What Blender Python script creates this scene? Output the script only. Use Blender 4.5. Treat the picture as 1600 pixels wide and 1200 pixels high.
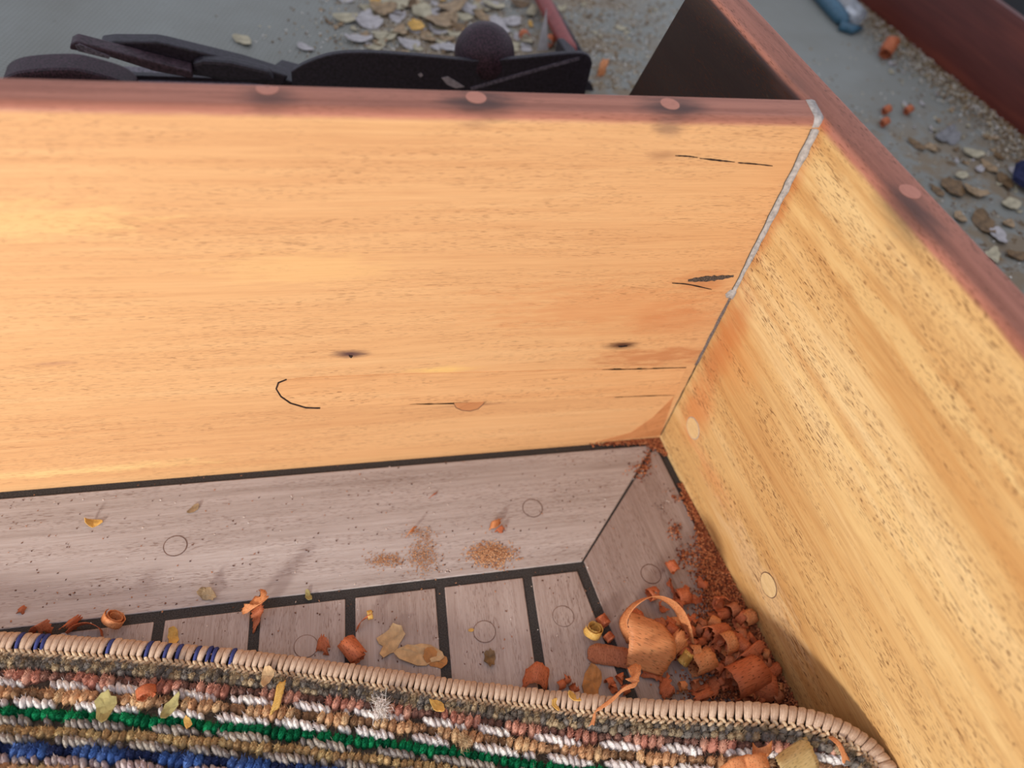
import bpy, bmesh, math, random
import numpy as np
from mathutils import Vector, Matrix

random.seed(7); rng = np.random.default_rng(7)
C = bpy.context.scene.collection
for o in list(bpy.data.objects): bpy.data.objects.remove(o)

# ------------------------------------------------------------------ camera, world, lamp, exposure
F = 1250.0; H = 0.42
def nrm(v):
    v = np.array(v, float); return v/np.linalg.norm(v)
AZ = -nrm((-241, -1007, -1250)); AX = nrm((5200, 320, -1250)); AX = nrm(AX-AZ*AX.dot(AZ)); AY = np.cross(AZ, AX)
WR = np.array([AX, AY, AZ])                       # rows: world axes seen from the camera
cam = bpy.data.cameras.new('camera'); co = bpy.data.objects.new('camera', cam); C.objects.link(co)
cam.sensor_width = 36; cam.lens = F/1600*36; cam.clip_start = 0.005
m4 = Matrix([list(WR[i])+[[0, 0, H][i]] for i in range(3)]+[[0, 0, 0, 1]])
co.matrix_world = m4
cam.dof.use_dof = True; cam.dof.focus_distance = 0.40; cam.dof.aperture_fstop = 5.5
bpy.context.scene.camera = co

w = bpy.data.worlds.new('world'); bpy.context.scene.world = w; w.use_nodes = True
w.node_tree.nodes['Background'].inputs[0].default_value = (0.82, 0.86, 1.0, 1)
w.node_tree.nodes['Background'].inputs[1].default_value = 0.86

def lamp(name, loc, target, size, power, col, spread=180):
    l = bpy.data.lights.new(name, 'AREA'); l.shape = 'DISK'; l.size = size; l.energy = power; l.color = col
    l.spread = math.radians(spread)
    o = bpy.data.objects.new(name, l); C.objects.link(o); o.location = loc
    o.rotation_euler = (Vector(target)-Vector(loc)).to_track_quat('-Z', 'Y').to_euler()
    return o
lamp('work_lamp', (-0.68, -0.62, 0.32), (0.1, 0.25, 0.10), 0.15, 13.2, (1.0, 0.95, 0.87))

vs = bpy.context.scene.view_settings
vs.view_transform = 'Standard'; vs.look = 'None'; vs.exposure = 0.0; vs.gamma = 1.0; vs.use_curve_mapping = False

# ------------------------------------------------------------------ helpers
def ray(px, py): return WR @ nrm((px-800, -(py-600), -F))
def at(px, py, z=0.0):
    d = ray(px, py); return np.array([0, 0, H])+d*((z-H)/d[2])
def on_plane(px, py, p0, n):
    o = np.array([0, 0, H]); d = ray(px, py); return o+d*((np.array(p0)-o).dot(n)/d.dot(n))

def tag(o, label=None, cat=None, group=None, kind=None):
    if label: o['label'] = label
    if cat: o['category'] = cat
    if group: o['group'] = group
    if kind: o['kind'] = kind
    return o

def mesh(name, V, Fc, mat=None, parent=None, smooth=False, loc=None, cols=None):
    V = np.array(V, float)
    if loc is not None: V = V-np.array(loc)
    me = bpy.data.meshes.new(name); me.from_pydata([tuple(v) for v in V], [], [tuple(int(i) for i in f) for f in Fc])
    me.validate(); me.update()
    if mat: me.materials.append(mat)
    if smooth: me.polygons.foreach_set('use_smooth', [True]*len(me.polygons))
    if cols is not None:
        a = me.color_attributes.new('tint', 'FLOAT_COLOR', 'POINT')
        c4 = np.ones((len(V), 4)); c4[:, :3] = cols; a.data.foreach_set('color', c4.ravel())
    o = bpy.data.objects.new(name, me); C.objects.link(o)
    if loc is not None: o.location = loc
    if parent:
        o.parent = parent
        if parent.type == 'EMPTY' or loc is None: pass
    return o
def empty(name, loc=(0, 0, 0), rotz=0):
    o = bpy.data.objects.new(name, None); C.objects.link(o); o.location = loc; o.rotation_euler = (0, 0, rotz)
    o.empty_display_size = 0.01; return o

def recalc(o):
    bm = bmesh.new(); bm.from_mesh(o.data); bmesh.ops.recalc_face_normals(bm, faces=bm.faces); bm.to_mesh(o.data); bm.free(); return o
def bevel(o, wd, seg=2, angle=40):
    m = o.modifiers.new('bevel', 'BEVEL'); m.width = wd; m.segments = seg; m.limit_method = 'ANGLE'; m.angle_limit = math.radians(angle); return o
def prism(name, poly, z0, z1, mat, parent=None, bev=0, axis='z', smooth=False):
    """polygon (list of 2-tuples) extruded between two levels; axis 'z': xy polygon, axis 'y': xz polygon"""
    n = len(poly); V = []
    for z in (z0, z1):
        for a, b in poly: V.append((a, b, z) if axis == 'z' else (a, z, b))
    Fc = [list(range(n))[::-1], list(range(n, 2*n))]+[[i, (i+1) % n, n+(i+1) % n, n+i] for i in range(n)]
    o = recalc(mesh(name, V, Fc, mat, parent, smooth))
    if bev: bevel(o, bev)
    return o
def sweep(name, prof, x0, x1, mat, parent=None, nx=1, x0f=None, x1f=None):
    """closed (y,z) profile pushed along x; optional functions shift the end cuts"""
    n = len(prof); V = []; Fc = []
    for i in range(nx+1):
        t = i/nx
        for y, z in prof:
            a = x0f(y, z) if x0f else x0; b = x1f(y, z) if x1f else x1
            V.append((a+(b-a)*t, y, z))
    for i in range(nx):
        for j in range(n): Fc.append((i*n+j, i*n+(j+1) % n, (i+1)*n+(j+1) % n, (i+1)*n+j))
    Fc.append(list(range(n))[::-1]); Fc.append(list(range(nx*n, nx*n+n)))
    o = recalc(mesh(name, V, Fc, mat, parent)); return o
def smooth_by_angle(o, ang=35):
    me = o.data; me.polygons.foreach_set('use_smooth', [True]*len(me.polygons))
    bm = bmesh.new(); bm.from_mesh(me)
    for e in bm.edges:
        if len(e.link_faces) == 2 and e.calc_face_angle(0) > math.radians(ang): e.smooth = False
    bm.to_mesh(me); bm.free(); return o
def catmull(P, k):
    P = np.array(P, float); P = np.vstack([2*P[0]-P[1], P, 2*P[-1]-P[-2]]); out = []
    for i in range(1, len(P)-2):
        p0, p1, p2, p3 = P[i-1:i+3]
        for j in range(k):
            t = j/k
            out.append(.5*((2*p1)+(p2-p0)*t+(2*p0-5*p1+4*p2-p3)*t*t+(3*p1-p0-3*p2+p3)*t**3))
    out.append(P[-2]); return np.array(out)

# ---- node helpers
def s2l(c): return tuple((x/255/12.92 if x/255 <= .04045 else ((x/255+.055)/1.055)**2.4) for x in c)+(1,)
class NT:
    def __init__(s, name):
        s.m = bpy.data.materials.new(name); s.m.use_nodes = True; s.t = s.m.node_tree; s.b = s.t.nodes['Principled BSDF']
    def n(s, typ, ins=None, **kw):
        x = s.t.nodes.new('ShaderNode'+typ)
        for k, v in kw.items(): setattr(x, k, v)
        for k, v in (ins or {}).items():
            if isinstance(v, bpy.types.NodeSocket): s.t.links.new(v, x.inputs[k])
            else: x.inputs[k].default_value = v
        return x
    def math(s, op, a, b=None, clamp=False):
        x = s.n('Math', operation=op, use_clamp=clamp)
        for i, v in enumerate((a, b)):
            if v is None: continue
            if isinstance(v, bpy.types.NodeSocket): s.t.links.new(v, x.inputs[i])
            else: x.inputs[i].default_value = v
        return x.outputs[0]
    def vmath(s, op, a, b=None):
        x = s.n('VectorMath', operation=op)
        for i, v in enumerate((a, b)):
            if v is None: continue
            if isinstance(v, bpy.types.NodeSocket): s.t.links.new(v, x.inputs[i])
            else: x.inputs[i].default_value = v
        return x.outputs['Value'] if op in ('LENGTH', 'DOT_PRODUCT') else x.outputs[0]
    def noise(s, vec, scale=1.0, detail=3, rough=.55, dist=0):
        return s.n('TexNoise', {'Vector': vec, 'Scale': scale, 'Detail': detail, 'Roughness': rough, 'Distortion': dist}).outputs['Fac']
    def ramp(s, fac, stops, interp='LINEAR'):
        x = s.n('ValToRGB', {'Fac': fac}); r = x.color_ramp; r.interpolation = interp
        while len(r.elements) < len(stops): r.elements.new(.5)
        for e, (p, c) in zip(r.elements, stops):
            e.position = p; e.color = c if len(c) == 4 else tuple(c)+(1,)
        return x.outputs['Color']
    def mr(s, v, a, b, c=0., d=1., smooth=True):
        x = s.n('MapRange', {'Value': v, 'From Min': a, 'From Max': b, 'To Min': c, 'To Max': d})
        x.interpolation_type = 'SMOOTHSTEP' if smooth else 'LINEAR'; return x.outputs[0]
    def mix(s, f, a, b, mode='MIX'):
        x = s.n('Mix', data_type='RGBA', blend_type=mode)
        for k, v in ((0, f), (6, a), (7, b)):
            if isinstance(v, bpy.types.NodeSocket): s.t.links.new(v, x.inputs[k])
            else: x.inputs[k].default_value = v
        return x.outputs[2]
    def out(s, col, rough=.6, bump=None, bstr=.3, bdist=.0005, spec=.3):
        for k, v in (('Base Color', col), ('Roughness', rough)):
            if isinstance(v, bpy.types.NodeSocket): s.t.links.new(v, s.b.inputs[k])
            else: s.b.inputs[k].default_value = v
        s.b.inputs['Specular IOR Level'].default_value = spec
        if bump is not None:
            x = s.n('Bump', {'Height': bump, 'Strength': bstr, 'Distance': bdist}); s.t.links.new(x.outputs[0], s.b.inputs['Normal'])
        return s.m

def wood(name, stops, grain=(5, 160, 160), bands=(1.6, 22, 22), pore=(260, 2300, 2300), pore_thr=(.66, .72), pore_amt=.55,
         warp=.004, rot=(0, 0, 0), seed=0., stains=(), rough=.5, bump=.25, band_w=.55, cap=None, fine_amt=.22, end_shade=False):
    t = NT(name); tc = t.n('TexCoord').outputs['Object']
    v = t.n('Mapping', {'Vector': tc, 'Rotation': rot, 'Location': (seed, seed*.37, seed*.71)}).outputs[0]
    wn = t.n('TexNoise', {'Vector': t.vmath('MULTIPLY', v, (4., 14., 14.)), 'Scale': 1., 'Detail': 2.}).outputs['Color']
    wv = t.vmath('MULTIPLY', t.vmath('SUBTRACT', wn, (.5, .5, .5)), (0., warp*2, warp*2)); v2 = t.vmath('ADD', v, wv)
    g = t.noise(t.vmath('MULTIPLY', v2, grain), 1., 6, .62)
    b = t.noise(t.vmath('MULTIPLY', v2, bands), 1., 3, .5, .4)
    f = t.math('ADD', t.math('MULTIPLY', g, 1-band_w), t.math('MULTIPLY', b, band_w))
    col = t.ramp(f, [(p, s2l(c)) for p, c in stops])
    fine = t.noise(t.vmath('MULTIPLY', v2, (grain[0]*8, grain[1]*7, grain[2]*7)), 1., 2, .5)
    col = t.mix(t.mr(fine, .35, .75, 0, fine_amt), col, (.35, .16, .06, 1), 'MULTIPLY')
    sn = t.noise(t.vmath('MULTIPLY', v2, (60, 300, 300)), 1., 4, .6)
    if cap:                                            # bare reddish wood of the sanded top edge
        z = t.n('SeparateXYZ', {'Vector': tc}).outputs[2]; m = t.mr(t.math('ADD', z, t.math('MULTIPLY', t.math('SUBTRACT', sn, .5), .002)), ZT-.0045, ZT-.0016)
        col = t.mix(t.math('MULTIPLY', m, cap[1]), col, t.mix(t.mr(g, .35, .65), s2l(cap[0]), s2l(cap[2])))
    if end_shade:                                            # shade painted into the colour on the stretch outside the cockpit
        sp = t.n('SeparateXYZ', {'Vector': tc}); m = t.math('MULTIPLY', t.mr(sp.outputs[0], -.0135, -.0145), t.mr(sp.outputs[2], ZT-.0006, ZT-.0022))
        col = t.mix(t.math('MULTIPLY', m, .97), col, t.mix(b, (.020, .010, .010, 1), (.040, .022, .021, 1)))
    for (c, r, sc, amt) in stains:
        d = t.vmath('LENGTH', t.vmath('DIVIDE', t.vmath('SUBTRACT', tc, tuple(c)), tuple(r)))
        d = t.math('ADD', d, t.math('MULTIPLY', t.math('SUBTRACT', sn, .5), .9 if r[0] < .04 else 2.2))
        if r[0] > .04: d = t.math('ADD', d, t.math('MULTIPLY', t.math('SUBTRACT', b, .5), 1.6))
        col = t.mix(t.mr(d, .15, 1.0, amt, 0.), col, s2l(sc))
    p = t.noise(t.vmath('MULTIPLY', v2, pore), 1., 0, .5)
    clus = t.noise(t.vmath('MULTIPLY', v2, (12, 90, 90)), 1., 2)
    pm = t.math('MULTIPLY', t.mr(p, pore_thr[0], pore_thr[1]), t.mr(clus, .34, .60))
    col = t.mix(t.math('MULTIPLY', pm, pore_amt), col, (.10, .028, .008, 1))
    bm = t.math('SUBTRACT', g, t.math('MULTIPLY', pm, .8))
    return t.out(col, rough, bm, bump, .0003)

def plain(name, c, rough=.6, var=.25, scale=300, bump=.2, spec=.3, bdist=.0004):
    t = NT(name); tc = t.n('TexCoord').outputs['Object']; n = t.noise(tc, scale, 4)
    a = s2l(c); col = t.mix(t.mr(n, .3, .7), tuple(x*(1-var) for x in a[:3])+(1,), tuple(min(1, x*(1+var)) for x in a[:3])+(1,))
    return t.out(col, rough, n, bump, bdist, spec)

# ------------------------------------------------------------------ setting: geometry constants (metres)
YB = 0.2702                                            # inner face of the back coaming
CX, CY = 0.2188, 0.2702                                # inside corner
DR = nrm((0.05, -0.414)); NR = np.array([-DR[1], DR[0]])  # right coaming: along (towards viewer) and outward
ZT = 0.2432; ZD = 0.10                                 # coaming top, side deck level
def right_xyz(s, o, z):                                # local right coaming -> world
    p = np.array([CX, CY])+DR*s+NR*o; return np.array([p[0], p[1], z])
NR3 = np.array([NR[0], NR[1], 0]); P0R = np.array([CX, CY, 0])
def pr(px, py):                                        # pixel on the right coaming's face -> (s, z)
    q = on_plane(px, py, P0R, NR3); return float((q[:2]-P0R[:2]).dot(DR)), float(q[2])
def pb(px, py):                                        # pixel on the back coaming's face -> (x, z)
    q = on_plane(px, py, (0, YB, 0), np.array([0, 1, 0])); return float(q[0]), float(q[2])

TB, TR = .0170, .0212                                  # thickness of the back and right coamings
def crown(y, th, r1=.0038, r2=.0022):
    """height of the nearly flat, eased top at depth y"""
    if y < r1: return ZT-r1+math.sqrt(max(0, r1*r1-(r1-y)**2))
    if y > th-r2: return ZT-r2+math.sqrt(max(0, r2*r2-(y-th+r2)**2))
    return ZT
def coaming_profile(th, z0=-.02, r1=.0038, r2=.0022):
    P = [(0, z0)]
    for y in [r1*(1-math.cos(math.pi/2*k/6)) for k in range(7)]+[th-r2+r2*math.sin(math.pi/2*k/8) for k in range(9)]: P.append((y, crown(y, th)))
    P.append((th, z0)); return P

# materials of the setting
honey = [(.25, (202, 146, 98)), (.42, (214, 162, 112)), (.52, (220, 170, 119)), (.62, (224, 177, 126)), (.78, (229, 188, 138))]
def cap_pt(px, py): return at(px, py, ZT-.001)
cb = [cap_pt(418, 140), cap_pt(743, 154), cap_pt(1045, 164)]
st = []
for i, q in enumerate(cb):
    st.append(((q[0]+.001, YB+.0075, ZT), (.015 if i == 0 else .022, .011, .0075 if i < 2 else .010), (58, 46, 44), .80 if i else .62))
def bst(px, py, rx, rz, c, a):
    x, z = pb(px, py); st.append(((x, YB, z), (rx, .004, rz), c, a))
bst(1045, 200, .010, .006, (120, 92, 80), .55); bst(1035, 244, .010, .004, (150, 105, 75), .5)
bst(548, 553, .012, .0042, (80, 54, 58), .95); bst(972, 540, .014, .0045, (76, 44, 34), .95)
bst(742, 196, .010, .003, (150, 110, 85), .4); bst(1100, 440, .02, .010, (170, 96, 54), .5)
bst(85, 568, .012, .002, (160, 110, 95), .35); bst(735, 633, .03, .0018, (110, 66, 50), .5)
bst(1020, 556, .05, .010, (176, 104, 62), .6); bst(950, 480, .09, .022, (206, 138, 88), .45); bst(30, 345, .05, .012, (236, 196, 130), .45)
bst(100, 738, .10, .005, (240, 206, 140), .5); bst(690, 578, .025, .004, (238, 196, 118), .6); bst(480, 420, .05, .012, (234, 188, 124), .35); bst(1050, 500, .03, .02, (190, 112, 66), .35)
M_back = wood('coaming_wood', honey, grain=(4, 230, 230), bands=(1.5, 22, 22), stains=st, seed=3.1, warp=.006, pore=(230, 4200, 4200), pore_amt=.42, pore_thr=(.64, .71), cap=((152, 92, 76), .92, (182, 116, 96)), fine_amt=.14)
amber = [(.25, (172, 120, 70)), (.42, (198, 153, 96)), (.52, (210, 171, 114)), (.60, (220, 187, 133)), (.74, (229, 206, 158))]
rs = []
sB, zB = pr(1422, 300)
M_right_st = [((sB+ .002, .006, ZT-.003), (.030, .013, .010), (62, 46, 40), .75),
              ((-.06+.03, .004, ZT-.002), (.022, .012, .010), (110, 72, 58), .5)]
for (px, py, rx, rz, c, a) in [(1215, 320, .010, .10, (186, 98, 42), .6), (1130, 540, .016, .06, (180, 96, 52), .55), (1090, 640, .020, .036, (198, 122, 70), .65), (1150, 560, .03, .03, (200, 130, 70), .4),
                               (1110, 740, .045, .010, (206, 128, 74), .4), (1300, 300, .05, .012, (228, 202, 148), .45), (1180, 890, .06, .014, (222, 192, 148), .5),
                               (1400, 520, .10, .007, (230, 200, 140), .4), (1330, 700, .12, .008, (228, 194, 130), .35), (1250, 560, .12, .006, (184, 128, 72), .45), (1500, 760, .12, .008, (190, 136, 78), .4), (1400, 900, .12, .010, (228, 198, 140), .35)]:
    s, z = pr(px, py); M_right_st.append(((s, 0, z), (rx, .006, rz), c, a))
M_right = wood('right_coaming_wood', amber, grain=(6, 120, 120), bands=(2.4, 20, 20), pore=(300, 2600, 2600), pore_thr=(.63, .69), pore_amt=.75, cap=((140, 78, 62), .92, (172, 104, 86)), end_shade=True,
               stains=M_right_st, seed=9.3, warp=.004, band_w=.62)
M_patch = wood('patch_wood', [(.3, (206, 148, 98)), (.5, (220, 166, 114)), (.7, (228, 180, 128))], seed=21., grain=(7, 200, 200))
M_scarf = wood('scarf_wood', [(.3, (180, 118, 74)), (.5, (200, 138, 90)), (.7, (212, 152, 104))], seed=25., rot=(0, .5, 0))
M_bung = wood('bung_wood', [(.3, (184, 118, 96)), (.5, (196, 130, 108)), (.7, (204, 140, 116))], seed=31., grain=(40, 500, 500), pore_amt=.2)
M_bungpale = wood('pale_bung_wood', [(.3, (200, 164, 112)), (.5, (216, 184, 132)), (.7, (228, 200, 152))], seed=37., grain=(40, 500, 500), pore_amt=.4)
M_ring = plain('bung_glue_line', (104, 74, 60), .8); M_ring2 = plain('faint_glue_line', (126, 102, 92), .8)
M_filler = plain('grey_filler', (172, 162, 154), .8, .22, 500, .35)
M_gap = plain('dark_gap', (44, 30, 26), .9, .3)
M_caulk = plain('black_caulk', (56, 53, 52), .75, .5, 1500, .5)
M_teak = {}
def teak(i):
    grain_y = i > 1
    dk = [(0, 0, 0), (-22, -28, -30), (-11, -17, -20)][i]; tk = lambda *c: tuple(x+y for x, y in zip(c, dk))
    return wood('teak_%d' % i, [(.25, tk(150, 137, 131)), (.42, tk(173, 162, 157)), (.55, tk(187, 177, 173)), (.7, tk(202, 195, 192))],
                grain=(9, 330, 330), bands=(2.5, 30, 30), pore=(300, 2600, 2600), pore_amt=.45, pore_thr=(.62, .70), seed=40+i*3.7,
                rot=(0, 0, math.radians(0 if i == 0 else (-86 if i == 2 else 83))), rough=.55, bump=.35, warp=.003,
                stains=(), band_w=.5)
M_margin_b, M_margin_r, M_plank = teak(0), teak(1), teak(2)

# ------------------------------------------------------------------ floor
floor = prism('floor', [(-.75, .30), (.30, .30), (.36, -.45), (-.75, -.45)], -.02, -.0006, M_caulk)
tag(floor, 'weathered grey-brown teak cockpit floor with black caulked seams', 'floor', kind='structure')
def lx(p, d, y): return p[0]+d[0]*(y-p[1])/d[1]
offm = lambda o: np.array([CX, CY])-NR*o                # point on a line parallel to the right coaming
xm = lambda o, y: lx(offm(o), DR, y)
yA, yM = YB-.0048, at(912, 877)[1]
yS = yM-.0056
g = .0006
# mitre: from the outer corner to the seam junction
a0 = np.array([xm(.0056, yA), yA]); a1 = np.array([xm(.0836, yM), yM])
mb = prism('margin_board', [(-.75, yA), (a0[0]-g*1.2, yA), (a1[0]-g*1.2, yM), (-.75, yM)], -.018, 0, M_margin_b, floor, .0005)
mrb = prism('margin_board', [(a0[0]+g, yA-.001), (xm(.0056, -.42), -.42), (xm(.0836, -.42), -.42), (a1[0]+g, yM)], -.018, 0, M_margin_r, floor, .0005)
seams = [.261, .141, .024, -.093, -.206, -.322, -.44, -.56, -.68, -.80]
yref = .447*.42
sx = lambda k, y, off: seams[k]*.42+off+(y-yref)*.068
hw = .0027; yE = -.42
planks = []
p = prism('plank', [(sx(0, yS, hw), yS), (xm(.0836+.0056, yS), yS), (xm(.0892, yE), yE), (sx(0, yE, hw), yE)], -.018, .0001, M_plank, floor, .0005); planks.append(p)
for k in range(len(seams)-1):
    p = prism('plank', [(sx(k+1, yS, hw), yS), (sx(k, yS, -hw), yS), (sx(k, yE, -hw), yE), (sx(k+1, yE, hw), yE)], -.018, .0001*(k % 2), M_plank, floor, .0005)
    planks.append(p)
def disc_bung(px, py, host, rad=.0058, mat=None, ringw=.00045, rm=None):
    q = at(px, py); n = 28
    ring = [(q[0]+(rad+ringw)*math.cos(a), q[1]+(rad+ringw)*math.sin(a)) for a in np.linspace(0, 2*math.pi, n, False)]
    dsk = [(q[0]+rad*math.cos(a), q[1]+rad*math.sin(a)) for a in np.linspace(0, 2*math.pi, n, False)]
    b = prism('bung', dsk, -.003, .0003, mat or M_margin_r, host)
    r = prism('glue_line', ring, -.003, .00018, rm or M_ring, host)
disc_bung(274, 853, mb, mat=M_margin_b); disc_bung(832, 794, mb, mat=M_margin_b); disc_bung(1017, 897, mrb, mat=M_margin_r)
disc_bung(757, 987, planks[1], mat=M_plank, rm=M_ring2); disc_bung(880, 963, planks[0], mat=M_plank, rm=M_ring2); disc_bung(478, 1010, planks[3], mat=M_plank, rm=M_ring2)

# ------------------------------------------------------------------ back coaming (local = world)
prof = [(YB+y, z) for y, z in coaming_profile(TB)]
wb = sweep('wall_back', prof, -.75, CX, M_back, nx=1, x1f=lambda y, z: CX+.0012+(y-YB)*(NR[1]*-1)*-.12)
smooth_by_angle(wb, 25)
tag(wb, 'honey coloured wooden coaming board along the back with rounded top edge', 'coaming', kind='structure')
def flat_patch(name, pts, depth, mat, parent, y=YB):
    return prism(name, pts, y-depth, y+.002, mat, parent, axis='y')
# long inlaid repair with a round left end
top = [pb(*q) for q in [(470, 590), (620, 584), (800, 580), (950, 576), (1072, 574)]]
bot = [pb(*q) for q in [(1054, 617), (950, 621), (800, 627), (620, 633), (500, 636), (478, 635)]]
lft = [pb(*q) for q in [(455, 628), (440, 618), (433, 607), (437, 598), (450, 593)]]
flat_patch('inlaid_repair', top+bot+lft, .0003, M_patch, wb)
lo = [pb(*q) for q in [(500, 638), (478, 637.5), (453, 630), (438, 619.5), (430.5, 607), (434, 597), (447, 592)]]
hi = [pb(*q) for q in [(448, 592.8), (435.8, 598), (432.3, 607), (440, 618.8), (454.5, 629), (479, 635.6), (500, 635.5)]]
flat_patch('repair_gap', lo+hi, .00045, M_gap, wb)
flat_patch('scarf_piece', [pb(*q) for q in [(1053, 619), (1032, 680), (930, 691), (985, 676), (1020, 652)]], .00022, M_scarf, wb)
# half bung cut by the repair
flat_patch('bung', [pb(*q) for q in [(709, 629), (713, 636), (722, 640), (734, 641), (746, 638), (754, 631), (757, 627)]], .00034, M_scarf, wb)
flat_patch('glue_line', [pb(*q) for q in [(708, 629), (712, 637), (722, 641.3), (734, 642.3), (747, 639), (755, 632), (758, 627)]], .00026, M_ring, wb)
# cracks and black filled split, thin slivers proud of the face
def sliver(name, pts, wpx, mat, parent, depth=.0003, face='b', jit=.5):
    P = catmull(pts, 6); up = []; dn = []
    for i, q in enumerate(P):
        t = i/(len(P)-1); ww = wpx*(math.sin(math.pi*(.06+.94*t) if t < .5 else math.pi*(.06+.94*(1-t))) ** .6)*(1+random.uniform(-jit, jit))/2
        up.append((q[0], q[1]-ww)); dn.append((q[0], q[1]+ww))
    poly = [pb(*q) for q in up+dn[::-1]]
    return flat_patch(name, poly, depth, mat, parent)
sliver('crack', [(1055, 243), (1075, 244), (1090, 246)], 2.2, M_gap, wb); sliver('crack', [(1093, 247), (1120, 250), (1148, 253)], 2.0, M_gap, wb)
sliver('crack', [(1153, 254), (1180, 256), (1207, 259)], 1.8, M_gap, wb)
sliver('filled_split', [(1075, 438), (1095, 436), (1120, 434), (1146, 431)], 7.0, plain('black_filler', (84, 72, 64), .9, .95, 2200, .6), wb, jit=.35)
sliver('crack', [(1050, 442), (1075, 444), (1112, 452)], 1.3, M_gap, wb)
sliver('crack', [(940, 577), (1000, 576), (1072, 574)], 1.6, M_gap, wb); sliver('crack', [(640, 631), (700, 630), (760, 628)], 2.0, M_gap, wb)
sliver('crack', [(960, 620), (1010, 618), (1054, 617)], 1.4, M_gap, wb); sliver('crack', [(545, 555), (548, 557), (551, 556)], 3, M_gap, wb)
sliver('crack', [(966, 541), (972, 541), (980, 540)], 3, M_gap, wb)
# bungs on the rounded top
def cap_bung(q, host, rad, mat, local=None):
    # a short dowel whose top follows the crown
    n = 20; V = []; Fc = []
    zc = lambda y: crown(min(max(y, 0), local), local)
    cx, cy = q
    for rr in (0, .55, 1):
        for j in range(n if rr else 1):
            a = 2*math.pi*j/n; x, y = cx+rad*rr*math.cos(a), cy+rad*rr*math.sin(a)
            V.append((x, y, zc(y)+.00006))
    for j in range(n): V.append((V[1+n+j][0], V[1+n+j][1], ZT-.016))
    for j in range(n):
        k = (j+1) % n
        Fc += [(0, 1+j, 1+k), (1+j, 1+n+j, 1+n+k, 1+k), (1+n+j, 1+2*n+j, 1+2*n+k, 1+n+k)]
    V = np.array(V)
    return V, Fc
for q in cb:
    V, Fc = cap_bung((q[0], q[1]-YB-.0007), wb, .0042, M_bung, TB); V = V+np.array([0, YB, 0])
    smooth_by_angle(recalc(mesh('bung', V, Fc, M_bung, wb)), 30); 

# ------------------------------------------------------------------ right coaming (local frame: x along, y outward)
rz = math.atan2(DR[1], DR[0])
# rotate so local x = DR, local y = NR
wr_prof = coaming_profile(TR)
S_TOP, S_BOT = -.124, -.222
def endcut(y, z): return S_TOP+(ZT-z)*(S_BOT-S_TOP)/(ZT-ZD) if z > ZD-.001 else S_BOT
prof_r = list(wr_prof)
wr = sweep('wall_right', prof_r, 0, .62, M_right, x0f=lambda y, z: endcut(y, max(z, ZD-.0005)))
# below the deck level keep the end straight: fine, hidden by the deck
smooth_by_angle(wr, 25)
wr.location = (CX, CY, 0); wr.rotation_euler = (0, 0, rz)
tag(wr, 'amber wooden coaming board on the right running past the corner', 'coaming', kind='structure')
def right_patch(name, pts, depth, mat): return prism(name, pts, -depth, .002, mat, wr, axis='y')
def face_bung(px, py, rad, mat, ringmat=M_ring):
    s, z = pr(px, py); n = 28
    A = np.linspace(0, 2*math.pi, n, False)
    right_patch('bung', [(s+rad*math.cos(a), z+rad*math.sin(a)) for a in A], .0003, mat)
    right_patch('glue_line', [(s+(rad+.0005)*math.cos(a), z+(rad+.0005)*math.sin(a)) for a in A], .00018, ringmat)
face_bung(1083, 669, .0066, M_bungpale, M_filler); face_bung(1201, 914, .0068, M_bungpale)
for px, py in [(1422, 299)]:
    q = at(px, py, ZT); s = (q[:2]-P0R[:2]).dot(DR); oo = (q[:2]-P0R[:2]).dot(NR)
    V, Fc = cap_bung((s, oo), wr, .0046, M_bung, TR); smooth_by_angle(recalc(mesh('bung', V, Fc, M_bung, wr)), 30)
# corner joint: grey filler above, dark gap below
def corner_strip(name, pts, mat, depth=.0012):
    """pts: (pixel y along the joint, width px); a thin wedge filling the inside corner"""
    V = []; Fc = []
    for i, (z, wl, wrr) in enumerate(pts):
        V += [(CX-wl, YB-.0003, z), (CX-min(wl, wrr)*.35, YB-min(wl, wrr)*.35, z)]
        q = right_xyz(wrr, -.0003, z); V.append(tuple(q)); V.append((CX+.002, YB+.002, z))
    for i in range(len(pts)-1):
        for j in range(4): Fc.append((i*4+j, i*4+(j+1) % 4, i*4+4+(j+1) % 4, i*4+4+j))
    Fc += [(0, 1, 2, 3), tuple(len(V)-4+j for j in (3, 2, 1, 0))]
    return recalc(mesh(name, V, Fc, mat, wb, True))
zt = ZT-.0036
pts = []
for k in range(26):
    t = k/25; z = zt-.0005-(zt-.138)*t; wv = .0030-.0013*t
    pts.append((z, wv*random.uniform(.85, 1.1), wv*random.uniform(.6, .95)))
corner_strip('filler_strip', pts, M_filler)
corner_strip('gap_line', [(z, wl+.00035, .0004) for z, wl, wr_ in pts], M_gap)
pts = []
for k in range(14):
    t = k/13; z = .137-.060*t; pts.append((z, .0016*random.uniform(.8, 1.1), .0011*random.uniform(.6, 1.)))
corner_strip('filler_strip', pts, plain('dark_filler', (112, 96, 90), .9, .5, 1500, .5))
pts = []
for k in range(18):
    t = k/17; z = .078-.074*t; pts.append((z, .0007*random.uniform(.6, 1.2), .0006*random.uniform(.5, 1.2)))
corner_strip('gap_line', pts, M_gap)
corner_strip('filler_strip', [(.137+.003, .0032, .002), (.137, .0048, .0022), (.134, .003, .0018)], M_filler)
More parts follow.
